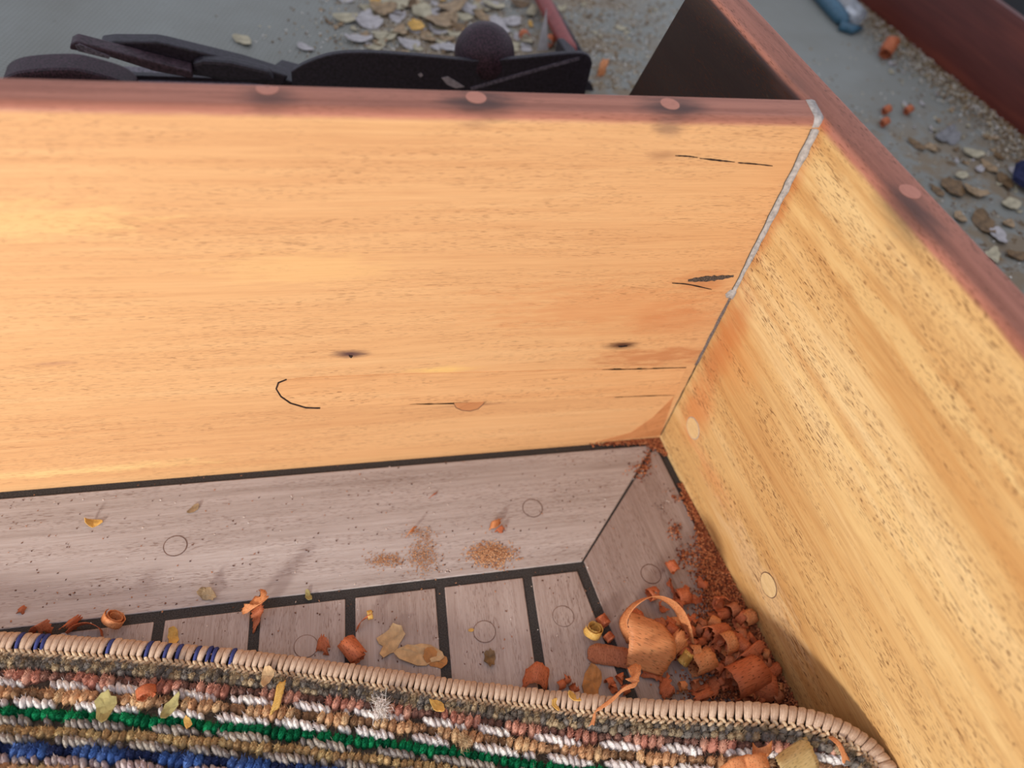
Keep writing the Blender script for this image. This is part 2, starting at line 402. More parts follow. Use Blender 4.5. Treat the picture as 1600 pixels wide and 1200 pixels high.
# filler band over the rounded top of the joint
V = []; Fc = []
crn = coaming_profile(TB)[1:16]
for i, (y, z) in enumerate(crn):
    x = CX+y*.12+(NR[1]*0)
    wdt = .0030-.0012*i/len(crn)
    for dx, dz in ((-wdt, .0003), (.0004, .0006), (.0020, .0002)):
        V.append((x+dx, YB+y-(.0003 if i < 3 else 0), z+dz))
for i in range(len(crn)-1):
    for j in range(2): Fc.append((i*3+j, i*3+j+1, i*3+4+j, i*3+3+j))
o = recalc(mesh('filler_cap', V, Fc, M_filler, wb, True)); md = o.modifiers.new('s', 'SOLIDIFY'); md.thickness = .0012; md.offset = -1

# ------------------------------------------------------------------ side deck beyond the coamings, reddish bulwark board, dark ground
def deck_material():
    t = NT('cream_deck_paint'); tc = t.n('TexCoord').outputs['Object']
    n1 = t.noise(tc, 14, 5, .6); n2 = t.noise(tc, 60, 5, .65); n3 = t.noise(tc, 260, 3)
    col = t.ramp(n1, [(.3, s2l((126, 126, 118))), (.7, s2l((138, 140, 134)))])
    sep = t.n('SeparateXYZ', {'Vector': tc})
    # worn, dirty zone: right of the non-skid panel and along the bulwark
    x, y = sep.outputs[0], sep.outputs[1]
    zone_c = t.math('MULTIPLY', t.mr(x, .02, .08), t.mr(x, .34, .24))
    q0, q1 = at(1340, 0, ZD), at(1600, 215, ZD); dd = nrm((q1-q0)[:2]); nn = np.array([dd[1], -dd[0]])
    if nn[0] > 0: nn = -nn
    dist = t.math('ADD', t.math('MULTIPLY', t.math('SUBTRACT', x, float(q0[0])), float(nn[0])), t.math('MULTIPLY', t.math('SUBTRACT', y, float(q0[1])), float(nn[1])))
    zone_r = t.math('MULTIPLY', t.mr(dist, .05, .0), .9)
    low = t.math('MULTIPLY', t.mr(y, .56, .42), t.mr(x, .36, .44))
    zone = t.math('MAXIMUM', t.math('MAXIMUM', zone_c, zone_r), low)
    st = t.math('MULTIPLY', t.mr(t.math('ADD', t.math('MULTIPLY', n2, .6), t.math('MULTIPLY', n1, .4)), .42, .56), zone)
    col = t.mix(t.math('MULTIPLY', st, .75), col, s2l((126, 104, 74)))
    st2 = t.math('MULTIPLY', t.mr(t.noise(tc, 95, 4, .6), .60, .66), zone)
    col = t.mix(t.math('MULTIPLY', st2, .8), col, s2l((96, 72, 44)))
    sp = t.mr(n3, .68, .73); col = t.mix(t.math('MULTIPLY', sp, .4), col, s2l((92, 80, 62)))
    # moulded diamond non-skid on the left
    k = 2*math.pi/.0046
    u = t.math('SINE', t.math('MULTIPLY', t.math('ADD', x, t.math('MULTIPLY', y, .55)), k)); v = t.math('SINE', t.math('MULTIPLY', t.math('SUBTRACT', y, t.math('MULTIPLY', x, .35)), k))
    dm = t.math('MULTIPLY', u, v); edge = t.math('ADD', x, t.math('MULTIPLY', y, -.35))
    pan = t.mr(edge, -.165, -.170)
    hgt = t.math('MULTIPLY', dm, pan)
    col = t.mix(t.math('MULTIPLY', t.mr(hgt, .0, .8), .22), col, s2l((98, 94, 80)))
    return t.out(col, .6, hgt, .5, .0006)
M_deck = deck_material()
Yd = YB+TB
q0, q1 = at(1340, 0, ZD), at(1600, 215, ZD); db_ = nrm((q1-q0)[:2])
qe = lambda y: np.array([lx(q0[:2], db_, y)-.0004, y])
dk = prism('side_deck', [(-.75, Yd+.0003), (CX-.004, Yd+.0003), (xm(-TR-.0003, Yd), Yd), (xm(-TR-.0003, -.42), -.42), tuple(qe(-.42)), tuple(qe(1.2)), (-.75, 1.2)], ZD-.03, ZD, M_deck)
tag(dk, 'cream painted side deck with flaking dirt beyond the coamings', 'deck', kind='structure')
# the deck polygon covers the far end of the right coaming: that end simply stands on it
M_mahog = wood('reddish_board_wood', [(.3, (66, 32, 28)), (.5, (98, 46, 38)), (.62, (128, 62, 46)), (.75, (150, 80, 54))], grain=(5, 90, 90), bands=(2, 16, 16), seed=61., rough=.45, pore_amt=.3)
q0, q1 = at(1340, 0, ZD), at(1600, 215, ZD); db_ = nrm((q1-q0)[:2]); L0 = q0[:2]-db_*.5
nt3 = np.array([-db_[1], db_[0], 0]); zT1 = float(on_plane(1572, 15, q0, nt3)[2])
tr = sweep('trim_1', [(0, ZD-.002), (.0005, zT1-.003), (.003, zT1), (.009, zT1), (.012, zT1-.003), (.012, ZD-.03), (0, ZD-.03)], 0, 1.1, M_mahog)
smooth_by_angle(tr, 40); tr.location = (L0[0], L0[1], 0); tr.rotation_euler = (0, 0, math.atan2(db_[1], db_[0]))
tag(tr, 'dark reddish wooden bulwark board along the outer edge of the deck', 'board', kind='structure')
gd = prism('ground', [(-3, -3), (4, -3), (4, 4), (-3, 4)], -.75, -.7, plain('dark_ground', (16, 14, 18), .9))
tag(gd, 'dark ground far below beyond the boat', 'ground', kind='structure')
M_dark = plain('dark_hull', (14, 12, 18), .8)

# ------------------------------------------------------------------ hand plane behind the back coaming
M_iron = plain('japanned_black_iron', (34, 27, 36), .5, .6, 500, .5, .5)
M_iron2 = plain('worn_plane_steel', (92, 84, 92), .45, .5, 600, .4, .5)
M_knob = plain('dark_knob_wood', (52, 32, 40), .5, .8, 900, .5)
yP = .470
def pv(px, py, y=yP):                     # pixel on an upright plane at depth y -> (x, z)
    q = on_plane(px, py, (0, y, 0), np.array([0, 1, 0])); return float(q[0]), float(q[2])
plane_t = empty('hand_plane', (0.02, yP+.03, ZD)); tag(plane_t, 'black metal hand plane with round knob lying behind the back coaming', 'hand plane')
def pl_prism(name, px, y0, y1, mat, bev=.001, closed=None, back=False):
    pts = [pv(a, b, y1 if back else y0) for a, b in px]; pts = [(x-plane_t.location[0], z-ZD) for x, z in pts]
    if closed is not None: pts += [(pts[-1][0], closed), (pts[0][0], closed)]
    o = prism(name, pts, y0-plane_t.location[1], y1-plane_t.location[1], mat, plane_t, bev, 'y'); return o
hump = [tuple(q) for q in catmull([(455, 112), (480, 98), (520, 85), (570, 82), (640, 86), (720, 93)], 4)]
wall = hump+[tuple(q) for q in catmull([(740, 95), (800, 92), (860, 86), (905, 83), (921, 88), (926, 100)], 3)]
b1 = pl_prism('side_wall', wall, yP, yP+.004, M_iron, .0008, closed=.0)
b2 = pl_prism('side_wall', [(a+2, b+42) for a, b in wall], yP+.052, yP+.056, M_iron, .0008, closed=.0)
lx0, lx1 = pv(20, 110)[0]-plane_t.location[0], pv(926, 100)[0]-plane_t.location[0]
pl = plane_t.location
n = 10; poly = [(lx0, -.026), (lx1-.006, -.030)]+[(lx1-.006+.006*math.sin(a), -.030+.028*(1-math.cos(a))) for a in np.linspace(0, math.pi, n)][1:-1]+[(lx1-.006, .026), (lx0, .026)]
prism('sole', poly, 0, .006, M_iron2, plane_t, .001)
# toe flange: closes the front, with a pale rubbed rim
toe = prism('toe_flange', [(lx1-.004, -.0295), (lx1+.001, -.012), (lx1+.001, .012), (lx1-.004, .0255), (lx1-.009, .0255), (lx1-.006, 0), (lx1-.009, -.0295)], .004, pv(915, 92)[1]-ZD-.016, M_iron, plane_t, .001)
rim = [tuple(q) for q in catmull([(735, 137), (800, 118), (850, 104), (905, 89)], 4)]
pl_prism('worn_rim', rim+[(a+1, b+5) for a, b in rim[::-1]], yP-.0006, yP+.001, M_iron2, 0)
pl_prism('paint_chip', [(690, 122), (700, 120), (712, 127), (726, 136), (712, 138), (698, 132)], yP-.0005, yP+.001, plain('pale_chip', (150, 140, 140), .8), 0)
pl_prism('paint_chip', [(653, 117), (658, 114), (661, 118), (657, 121)], yP-.0005, yP+.001, plain('pale_chip', (150, 140, 140), .8), 0)
def lathe(name, prof, mat, parent, loc, n=28):
    V = []; Fc = []
    for r, z in prof:
        for j in range(n): a = 2*math.pi*j/n; V.append((loc[0]+r*math.cos(a), loc[1]+r*math.sin(a), loc[2]+z))
    for i in range(len(prof)-1):
        for j in range(n): Fc.append((i*n+j, i*n+(j+1) % n, i*n+n+(j+1) % n, i*n+n+j))
    Fc += [tuple(range(n))[::-1], tuple(range((len(prof)-1)*n, len(prof)*n))]
    return recalc(mesh(name, V, Fc, mat, parent, True))
kx = on_plane(757, 84, (0, yP+.018, 0), np.array([0, 1, 0]))
kz = kx[2]-ZD
lathe('knob', [(.011, -kz+.006), (.012, -kz+.014), (.009, -.020)]+[(.0200*math.sin(a), -.0200*math.cos(a)+.0) for a in np.linspace(.5, math.pi-.02, 12)], M_knob, plane_t, (kx[0]-pl[0], kx[1]-pl[1], kz))
# iron with cap, lever cap, adjusting lever, tote
pl_prism('cutting_iron', [(160, 54), (180, 51.5), (245, 52), (262, 55), (380, 84), (450, 106), (440, 124), (300, 104), (168, 66), (160, 60)], yP+.010, yP+.020, M_iron, .0012, back=True)
pl_prism('lever_cap', [(300, 100), (318, 95), (360, 98), (385, 104), (420, 112), (430, 128), (350, 128), (305, 118)], yP+.004, yP+.012, M_iron, .002)
pl_prism('adjusting_lever', [(110, 70), (118, 65), (130, 68), (200, 86), (300, 112), (302, 124), (240, 112), (165, 88), (108, 78)], yP+.000, yP+.010, M_iron2 if False else plain('brown_black_iron', (58, 42, 48), .5, .5, 500), .0012)
pl_prism('worn_edge', [(117, 71), (124, 69), (172, 88), (170, 92), (122, 80)], yP-.0006, yP+.001, M_iron2, 0)
pl_prism('tote', [tuple(q) for q in catmull([(10, 112), (14, 98), (30, 88), (60, 83), (105, 81), (135, 84), (190, 100), (215, 116)], 4)], yP+.012, yP+.032, M_knob, .003, closed=.006, back=True)
pl_prism('frog', [(420, 108), (440, 92), (470, 100), (520, 128), (430, 128)], yP+.014, yP+.038, M_iron, .001, closed=.006, back=True)
pl_prism('sole_edge', [(14, 112), (220, 118), (470, 126), (470, 132), (14, 120)], yP+.040, yP+.044, M_iron, 0, closed=.004)

# ------------------------------------------------------------------ other clutter on the side deck
def tube(name, pts, radii, mat, parent=None, n=14, sq=None):
    P = np.array(pts, float); V = []; Fc = []
    for i, p in enumerate(P):
        d = nrm(P[min(i+1, len(P)-1)]-P[max(i-1, 0)]); a = nrm(np.cross(d, (0, 0, 1)) if abs(d[2]) < .95 else np.cross(d, (1, 0, 0))); b = np.cross(d, a)
        for j in range(n):
            t = 2*math.pi*j/n; V.append(p+(a*math.cos(t)+b*math.sin(t)*(sq or 1))*radii[i])
    for i in range(len(P)-1):
        for j in range(n): Fc.append((i*n+j, i*n+(j+1) % n, i*n+n+(j+1) % n, i*n+n+j))
    Fc += [tuple(range(n))[::-1], tuple(range((len(P)-1)*n, len(P)*n))]
    return recalc(mesh(name, V, Fc, mat, parent, True))
M_maroon = plain('maroon_handle_plastic', (136, 62, 58), .45, .15, 300, .1, .5)
h0, h1 = at(835, -25, ZD+.012), at(893, 82, ZD+.010)
hd = empty('tool_handle', tuple(h1)); tag(hd, 'dull red tool handle lying on the deck beyond the plane toe', 'tool handle')
tube('grip', [p-h1 for p in catmull([h0, h0*.6+h1*.4, h1*.9+h0*.1, h1], 4)], [.0062]*6+[.0058]*4+[.0052, .0048, .003], M_maroon, hd)
k0, k1 = at(862, 10, ZD+.0035), at(906, 84, ZD+.003)
tube('black_edge', [k0-h1, (k0*.5+k1*.5)-h1, k1-h1], [.0035, .0035, .003], M_iron, hd)

M_flake = {'white': plain('white_paint_flake', (172, 166, 164), .7, .15, 200, .4), 'cream': plain('cream_paint_flake', (172, 162, 136), .7, .2, 200, .4),
           'tan': plain('tan_varnish_flake', (150, 126, 96), .55, .3, 250, .4), 'brown': plain('brown_varnish_flake', (112, 88, 60), .5, .35, 250, .4),
           'yellow': plain('yellow_flake', (204, 160, 84), .6, .2, 250, .3), 'grey': plain('grey_flake', (124, 122, 122), .8, .2, 300, .5),
           'amber': plain('amber_flake', (164, 112, 62), .6, .25, 250, .3), 'leaf': plain('pale_tan_flake', (184, 152, 112), .7, .2, 250, .3), 'olive': plain('olive_flake', (150, 138, 88), .7, .2, 300, .4)}
def flake(name, p, rad, mat, label, cat, group=None, tilt=.3, curl=.3, el=1.4, az=None, seedv=None, th=.0004, spiky=.18):
    r = random.Random(seedv if seedv is not None else hash((round(p[0], 5), round(p[1], 5))) & 0xffff)
    n = 16; h2, h3, f2, f3 = r.uniform(0, .16), r.uniform(0, .14), r.uniform(0, 6.3), r.uniform(0, 6.3); az = r.uniform(0, 6.28) if az is None else az; V = [(0, 0, 0)]
    for ring in (.55, 1.0):
        for j in range(n):
            a = 2*math.pi*j/n; rr = rad*ring*(1+h2*math.cos(2*a+f2)+h3*math.cos(3*a+f3)+(r.uniform(-spiky, spiky)*.9 if ring == 1 else r.uniform(-.04, .04)))
            V.append((rr*math.cos(a)*el, rr*math.sin(a)/el**.5, 0))
    V = np.array(V); V[:, 2] = curl*(V[:, 0]**2)/rad*.8+np.array([r.uniform(-.05, .05)*rad for _ in V])
    tx, ty = r.uniform(-tilt, tilt), r.uniform(-tilt, tilt)
    R = np.array(Matrix.Rotation(az, 3, 'Z') @ Matrix.Rotation(tx, 3, 'X') @ Matrix.Rotation(ty, 3, 'Y'))
    V = V @ R.T; V[:, 2] -= V[:, 2].min()-th
    Fc = [(0, 1+j, 1+(j+1) % n) for j in range(n)]+[(1+j, 1+n+j, 1+n+(j+1) % n, 1+(j+1) % n) for j in range(n)]
    o = mesh(name, V, Fc, mat, None, False); o.location = tuple(p)
    m = o.modifiers.new('s', 'SOLIDIFY'); m.thickness = th; m.offset = -1
    tag(o, label, cat, group); return o
# litter behind the plane
R_ = random.Random(5)
litter = [('white', 575, 36, 13), ('white', 640, 70, 11), ('cream', 660, 20, 12), ('tan', 690, 35, 16), ('tan', 705, 12, 12), ('white', 735, 18, 10), ('cream', 770, 10, 10), ('white', 800, 35, 9),
          ('cream', 620, 5, 14), ('tan', 598, 15, 12), ('brown', 720, 48, 10), ('cream', 600, 58, 11), ('white', 560, 62, 10), ('tan', 625, 50, 8), ('cream', 820, 62, 8), ('brown', 812, 8, 8),
          ('tan', 755, 28, 8), ('white', 780, 45, 12), ('cream', 540, 30, 9), ('yellow', 650, 42, 8), ('tan', 668, 60, 9), ('white', 700, 75, 9), ('cream', 830, 20, 7), ('brown', 640, 8, 7), ('yellow', 590, 2, 9)]
for i in range(60):
    litter.append((R_.choice(['white', 'cream', 'white', 'tan', 'cream', 'cream']), R_.gauss(690, 85), R_.uniform(-20, 80), R_.uniform(7, 13)))
for i in range(70):
    litter.append((R_.choice(['white', 'cream', 'cream', 'tan', 'tan', 'brown', 'yellow']), R_.gauss(690, 80), R_.uniform(-25, 85), R_.uniform(3, 6)))
nm = {'white': 'white paint flake', 'cream': 'cream paint flake', 'tan': 'tan varnish flake', 'brown': 'brown varnish flake', 'yellow': 'yellowish varnish flake'}
for i, (k, px, py, rp) in enumerate(litter):
    rp = rp*1.45 if i < 25 else rp
    lift = .0 if i > 25 else .0005*(i % 5)
    q = at(px, py, ZD+lift)
    flake('paint_flake' if k in ('white', 'cream') else 'varnish_flake', q, rp*.00050, M_flake[k], nm[k]+' in the litter heap beyond the hand plane', 'flake', nm[k]+'s in the litter beyond the plane', .16, .22, R_.uniform(1, 1.6), seedv=i)
# scattered flakes left of the right coaming, beyond the plane toe
for i in range(46):
    px, py = R_.uniform(905, 1060), R_.uniform(-15, 125)
    if py > 130-(px-930)*1.0 and px > 930: continue
    k = R_.choice(['cream', 'tan', 'brown', 'cream'])
    flake('paint_flake' if k == 'cream' else 'varnish_flake', at(px, py, ZD), R_.uniform(2, 5)*.0005, M_flake[k], nm[k]+' between the plane toe and the dark coaming end', 'flake', nm[k]+'s by the coaming end', .2, .3, 1.2, seedv=200+i)
# flakes on the right-hand deck strip
for i, (k, px, py, rp) in enumerate([('brown', 1432, 228, 11), ('tan', 1455, 232, 9), ('brown', 1490, 295, 18), ('tan', 1522, 300, 14), ('brown', 1535, 350, 18), ('white', 1560, 370, 14), ('tan', 1500, 340, 10),
                                     ('cream', 1520, 240, 14), ('tan', 1545, 262, 13), ('brown', 1570, 285, 14), ('cream', 1580, 320, 13), ('brown', 1590, 400, 12), ('tan', 1545, 215, 10), ('brown', 1560, 245, 8), ('white', 1585, 270, 9),
                                     ('cream', 1500, 275, 9), ('brown', 1465, 300, 9), ('tan', 1575, 350, 9), ('white', 1530, 265, 7), ('cream', 1550, 400, 12)]):
    flake('paint_flake' if k in ('white', 'cream') else 'varnish_flake', at(px, py, ZD+.0004*(i % 4)), rp*.0005, M_flake[k], nm[k]+' on the deck strip right of the right coaming', 'flake', nm[k]+'s right of the right coaming', .10, .18, 1.3, seedv=300+i)
for i in range(60):
    px = R_.uniform(1380, 1600); b = (px-1340)*.827; py = b+R_.uniform(12, 130)**1.0
    k = R_.choice(['cream', 'tan', 'brown', 'white'])
    flake('paint_flake' if k in ('white', 'cream') else 'varnish_flake', at(px, py, ZD), R_.uniform(2, 5)*.0005, M_flake[k], nm[k]+' crumb along the foot of the reddish board', 'flake', nm[k]+' crumbs along the reddish board', .3, .4, 1.3, seedv=400+i)
flake('grey_flake', at(1478, 215, ZD), .0095, M_flake['grey'], 'dark grey ragged flake on the deck near the reddish board', 'flake', None, .15, .25, 1.3, seedv=77, spiky=.25)
# spike shaped white flake
q = at(846, 80, ZD)
sp = mesh('splinter', [q+np.array(v) for v in [(-.004, 0, 0), (.006, .002, 0), (.002, .006, 0), (-.0005, .006, .032)]], [(0, 2, 1), (0, 1, 3), (1, 2, 3), (2, 0, 3)], M_flake['white'], None, loc=q)
tag(sp, 'white pointed splinter standing beside the red tool handle', 'splinter')
# blue and clear plastic, dark blue lump
M_blue = plain('blue_plastic', (58, 96, 116), .35, .15, 200, .1, .5)
tgl = NT('clear_plastic'); tgl.b.inputs['Base Color'].default_value = (.8, .82, .85, 1); tgl.b.inputs['Roughness'].default_value = .15; tgl.b.inputs['Transmission Weight'].default_value = .75
bq = at(1318, 36, ZD+.001); ps = empty('plastic_tube', tuple(bq)); tag(ps, 'blue and clear plastic tube lying against the foot of the reddish board', 'plastic tube')
T0, T1 = at(1270, -25, ZD+.007), at(1322, 36, ZD+.006)
tube('blue_body', [p-bq for p in [T0, T0*.5+T1*.5, T1*.85+T0*.15, T1]], [.0075, .0075, .007, .0035], M_blue, ps)
T0, T1 = at(1296, -22, ZD+.012), at(1342, 28, ZD+.009)
tube('clear_sleeve', [p-bq for p in [T0, T0*.5+T1*.5, T1]], [.0085, .009, .0085], tgl.m, ps, 8)
tube('blue_tip', [p-bq for p in [at(1312, 40, ZD+.004), at(1330, 46, ZD+.004), at(1346, 44, ZD+.003)]], [.004, .0045, .002], M_blue, ps)
o = flake('blue_rag', at(1602, 292, ZD), .012, plain('dark_blue_cloth', (40, 44, 76), .9), 'dark blue scrap of cloth at the right edge of the deck', 'cloth', None, .3, .6, 1., seedv=5, th=.004)

# ------------------------------------------------------------------ wood shavings
def shav_mat(name, c0, c1, c2):
    t = NT(name); uv = t.n('TexCoord').outputs['UV']
    g = t.noise(t.vmath('MULTIPLY', uv, (22, 3, 1)), 1., 4, .6); n2 = t.noise(t.vmath('MULTIPLY', uv, (3, 1.2, 1)), 1., 2)
    col = t.ramp(t.math('ADD', t.math('MULTIPLY', g, .5), t.math('MULTIPLY', n2, .5)), [(.3, s2l(c0)), (.5, s2l(c1)), (.72, s2l(c2))])
    p = t.noise(t.vmath('MULTIPLY', uv, (60, 7, 1)), 1., 0); col = t.mix(t.mr(p, .66, .72, 0, .7), col, s2l((70, 30, 16)))
    m = t.out(col, .55, g, .25, .0003)
    t.b.inputs['Subsurface Weight'].default_value = .0
    tr = t.n('BsdfTranslucent', {'Color': col}); mx = t.n('MixShader', {0: .25}); on = t.t.nodes['Material Output']
    t.t.links.new(t.b.outputs[0], mx.inputs[1]); t.t.links.new(tr.outputs[0], mx.inputs[2]); t.t.links.new(mx.outputs[0], on.inputs['Surface'])
    return m
M_sh = {'red': shav_mat('red_shaving', (176, 92, 58), (204, 116, 76), (220, 138, 94)), 'orange': shav_mat('orange_shaving', (204, 126, 76), (222, 148, 96), (234, 170, 116)),
        'yellow': shav_mat('yellow_shaving', (206, 156, 70), (226, 182, 98), (238, 204, 130)), 'pale': shav_mat('pale_shaving', (200, 170, 110), (216, 190, 134), (230, 208, 160)),
        'brown': shav_mat('brown_shaving', (164, 96, 64), (190, 118, 82), (206, 138, 100))}
def ribbon_mesh(name, Cn, Wd, mat, th=.00025, nw=4, rag=.0, parent=None, loc=None, cup=0.):
    """strip: centre points Cn (k,3), half width vectors Wd (k,3), ragged ends"""
    k = len(Cn); V = []; Fc = []; UV = []
    for i in range(k):
        tdir = nrm(Cn[min(i+1, k-1)]-Cn[max(i-1, 0)]); nn = np.cross(tdir, Wd[i])
        nl = np.linalg.norm(nn); nn = nn/nl if nl > 1e-9 else nn
        for j in range(nw+1):
            u = -1+2*j/nw
            p = Cn[i]+Wd[i]*u*(1+random.uniform(-rag, rag)*.4*(j in (0, nw)))+nn*cup*(u*u-1)*np.linalg.norm(Wd[i])
            if i in (0, k-1): p = p+tdir*random.uniform(-1, 1)*rag*.004
            V.append(p); UV.append((i/(k-1)*max(1, k/14), j/nw))
    for i in range(k-1):
        for j in range(nw): a = i*(nw+1)+j; Fc.append((a, a+1, a+nw+2, a+nw+1))
    if loc is None: loc = Cn[0]
    o = mesh(name, V, Fc, mat, parent, True, loc=loc)
    uvl = o.data.uv_layers.new(name='UVMap')
    for l in o.data.loops: uvl.data[l.index].uv = UV[l.vertex_index]
    m = o.modifiers.new('s', 'SOLIDIFY'); m.thickness = th; m.offset = 0
    return o
def roll(p0, p1, r, turns, mat, label, z=0., group=None, tilt=0., r1=None, shift=0., start=0., rag=.3, squash=1., name='wood_shaving', cat='shaving', base=None, ground=True, dz=None):
    """curl whose axis runs between two pixels; r outer radius in m"""
    a = at(*p0, z) if base is None else base(*p0); b = at(*p1, z) if base is None else base(*p1)
    ax = b-a; L = np.linalg.norm(ax); ax = ax/L if L > 1e-6 else np.array([1., 0, 0])
    if tilt:
        hx = nrm((ax[0], ax[1], 0)); ax = hx*math.cos(tilt)+np.array([0, 0, 1])*math.sin(tilt)
    sd = nrm(np.cross((0, 0, 1), ax)) if abs(ax[2]) < .98 else np.array([1., 0, 0]); up = np.cross(ax, sd)
    k = max(10, int(turns*20)); c = (a+b)/2; r1 = r if r1 is None else r1; Cn = []; Wd = []
    for i in range(k+1):
        t = i/k; th = start+t*turns*2*math.pi; rr = r+(r1-r)*t
        Cn.append(c+sd*math.cos(th)*rr+up*math.sin(th)*rr*squash+ax*shift*(t-.5)); Wd.append(ax*L/2*(1-.12*abs(2*t-1)))
    Cn = np.array(Cn); Wd = np.array(Wd)
    zmin = min((Cn-Wd)[:, 2].min(), (Cn+Wd)[:, 2].min())
    lift = (c[2] if base is not None else z)-zmin+.0002; Cn[:, 2] += lift
    # keep the curl over the same pixels after lifting
    cc = Cn.mean(0); d = cc-np.array([0, 0, H]); hgt = cc[2]-(c[2] if base is not None else z)
    Cn[:, :2] += (d[:2]/d[2])*hgt*1.0
    o = ribbon_mesh(name, Cn, Wd, M_sh[mat], rag=rag, loc=np.array([cc[0]+(d[0]/d[2])*hgt, cc[1]+(d[1]/d[2])*hgt, zmin+lift]))
    tag(o, label, cat, group); return o
def strip(pts, wvec, mat, label, k=6, name='wood_shaving', cat='shaving', rag=.3, wf=None, group=None, th=.00025, cup=0., nw=4):
    """pts: (px, py, z) ; wvec: half width vector in m (constant or list)"""
    P = np.array([at(a, b, z) for a, b, z in pts]); Cn = catmull(P, k)
    W = np.array([wvec]*len(pts)) if np.ndim(wvec) == 1 else np.array(wvec); Wd = catmull(W, k)
    if wf: Wd = Wd*np.array([wf(i/(len(Cn)-1)) for i in range(len(Cn))])[:, None]
    lo = (Cn-np.abs(Wd)).mean(0); lo[2] = (Cn[:, 2]-np.abs(Wd[:, 2])).min()
    o = ribbon_mesh(name, Cn, Wd, M_sh[mat], rag=rag, loc=lo, th=th, cup=cup, nw=nw); tag(o, label, cat, group); return o

# --- the big heap, right corner
strip([(985, 1004, .004), (974, 972, .010), (992, 944, .019), (1022, 932, .024), (1052, 944, .022), (1070, 972, .014), (1078, 1008, .004)], (0.0008, -.0016, .0042), 'orange',
      'large orange shaving arched like a hoop at the top of the heap', k=8, rag=.15)
strip([(1012, 966, .016), (1018, 985, .0165), (1020, 1005, .014), (1014, 1028, .009), (1006, 1048, .004)], [(.0085, -.004, -.002), (.0125, -.0055, -.003), (.0125, -.006, -.003), (.011, -.005, -.002), (.009, -.004, -.001)], 'orange',
      'broad flat sheet of orange shaving below the hoop shaped one', k=6, rag=.10, cup=-.06, nw=8)
strip([(918, 1021, .0012), (940, 1022, .0018), (965, 1026, .0022), (995, 1032, .0022)], (.001, .0052, .001), 'brown', 'long flat brown chip with rounded end left of the broad sheet',
      k=6, wf=lambda t: .45+.55*min(1, t*5)**.5, th=.0007, rag=.1, name='wood_chip', cat='chip')
roll((926, 992), (930, 978), .0052, 1.8, 'yellow', 'pale yellow spiral curl standing on end beside the brown chip', tilt=1.15, r1=.0028)
roll((938, 962), (948, 976), .0030, 1.4, 'red', 'dark striped little roll touching the yellow spiral curl')
roll((948, 990), (956, 1000), .0026, 1.6, 'red', 'small brown striped roll between the yellow curl and the broad sheet')
roll((1058, 934), (1076, 930), .0050, 1.3, 'red', 'short red-brown tube of shaving behind the hoop', r1=.0036)
strip([(1048, 996, .010), (1056, 1000, .013), (1064, 1012, .010), (1050, 1030, .006)], [(.004, .003, .002)]*4, 'orange', 'crumpled bright orange shaving right of the broad sheet', rag=.8)
roll((1050, 1016), (1070, 1004), .0034, 1.2, 'orange', 'small folded orange curl tucked against the broad sheet', z=.004, r1=.002)
roll((1066, 1036), (1078, 1020), .0030, 1.5, 'yellow', 'yellow edged little curl standing below the orange folded one', z=.003, tilt=.5)
roll((1082, 1040), (1112, 1028), .0064, 1.1, 'orange', 'smooth rounded orange roll at the middle of the heap', r1=.0054)
roll((1070, 1014), (1102, 1000), .0022, 1.5, 'red', 'thin red roll lying above the smooth rounded roll', z=.003)
strip([(1108, 980, .010), (1120, 976, .013), (1130, 988, .012), (1124, 1004, .006)], [(.0065, .001, -.002)]*4, 'red', 'bent red shaving arching over the back of the heap', rag=.4)
roll((1128, 1006), (1146, 1000), .0058, .7, 'orange', 'half open orange curl below the bent red shaving', z=.004, start=.4)
roll((1150, 1002), (1168, 1016), .0042, .8, 'red', 'half open red curl right of the half open orange curl', z=.003, start=.2)
roll((1168, 990), (1192, 1020), .0020, 1.7, 'red', 'long thin rolled shaving pointing down to the right coaming', z=.005)
roll((1190, 1020), (1200, 1024), .0034, 1.3, 'orange', 'small open ringlet at the end of the long thin roll', z=.003, r1=.002)
strip([(1150, 1040, .004), (1160, 1022, .010), (1174, 1012, .014), (1186, 1022, .012)], [(.006, .003, .001)]*4, 'red', 'curved red shaving rising behind the large half tube', rag=.3)
roll((1144, 1066), (1192, 1042), .0088, .55, 'red', 'large red half tube of shaving lying on the heap', z=.005, start=.25, rag=.15)
roll((1176, 1064), (1212, 1072), .0074, .5, 'red', 'wide red half tube at the right end of the heap', z=.001, start=.5, rag=.25)
roll((1170, 1080), (1194, 1096), .0026, 1.5, 'red', 'narrow red roll at the rug end of the heap', z=.001)
strip([(1118, 1050, .001), (1132, 1054, .004), (1146, 1060, .002)], [(.001, .006, .001)]*3, 'red', 'dull red shaving left of the large half tube', rag=.6)
strip([(1092, 1072, .001), (1096, 1084, .006), (1100, 1094, .006)], [(.005, .001, .001)]*3, 'red', 'upright dull red sliver at the rug edge below the smooth roll', rag=.8)
strip([(1118, 1060, .002), (1114, 1078, .003), (1108, 1092, .003)], [(.004, .0005, .001)]*3, 'red', 'drooping red sliver between the smooth roll and the rug edge', rag=.8)
strip([(1036, 1060, .001), (1040, 1074, .003), (1044, 1086, .003)], [(.0028, .0005, .002)]*3, 'red', 'thin red sliver hanging below the broad sheet', rag=.8)
strip([(1000, 1042, .001), (1020, 1046, .0025), (1034, 1050, .001)], [(.0005, .0055, 0)]*3, 'red', 'flat red shaving under the foot of the broad sheet', rag=.4)
roll((1204, 1096), (1214, 1090), .003, 1.1, 'red', 'tiny red ringlet where the rug meets the right coaming')
roll((1120, 962), (1138, 956), .003, .7, 'red', 'small dark red curl behind the bent red shaving')
roll((1150, 956), (1164, 966), .0035, .6, 'brown', 'small brown curl at the foot of the right coaming')
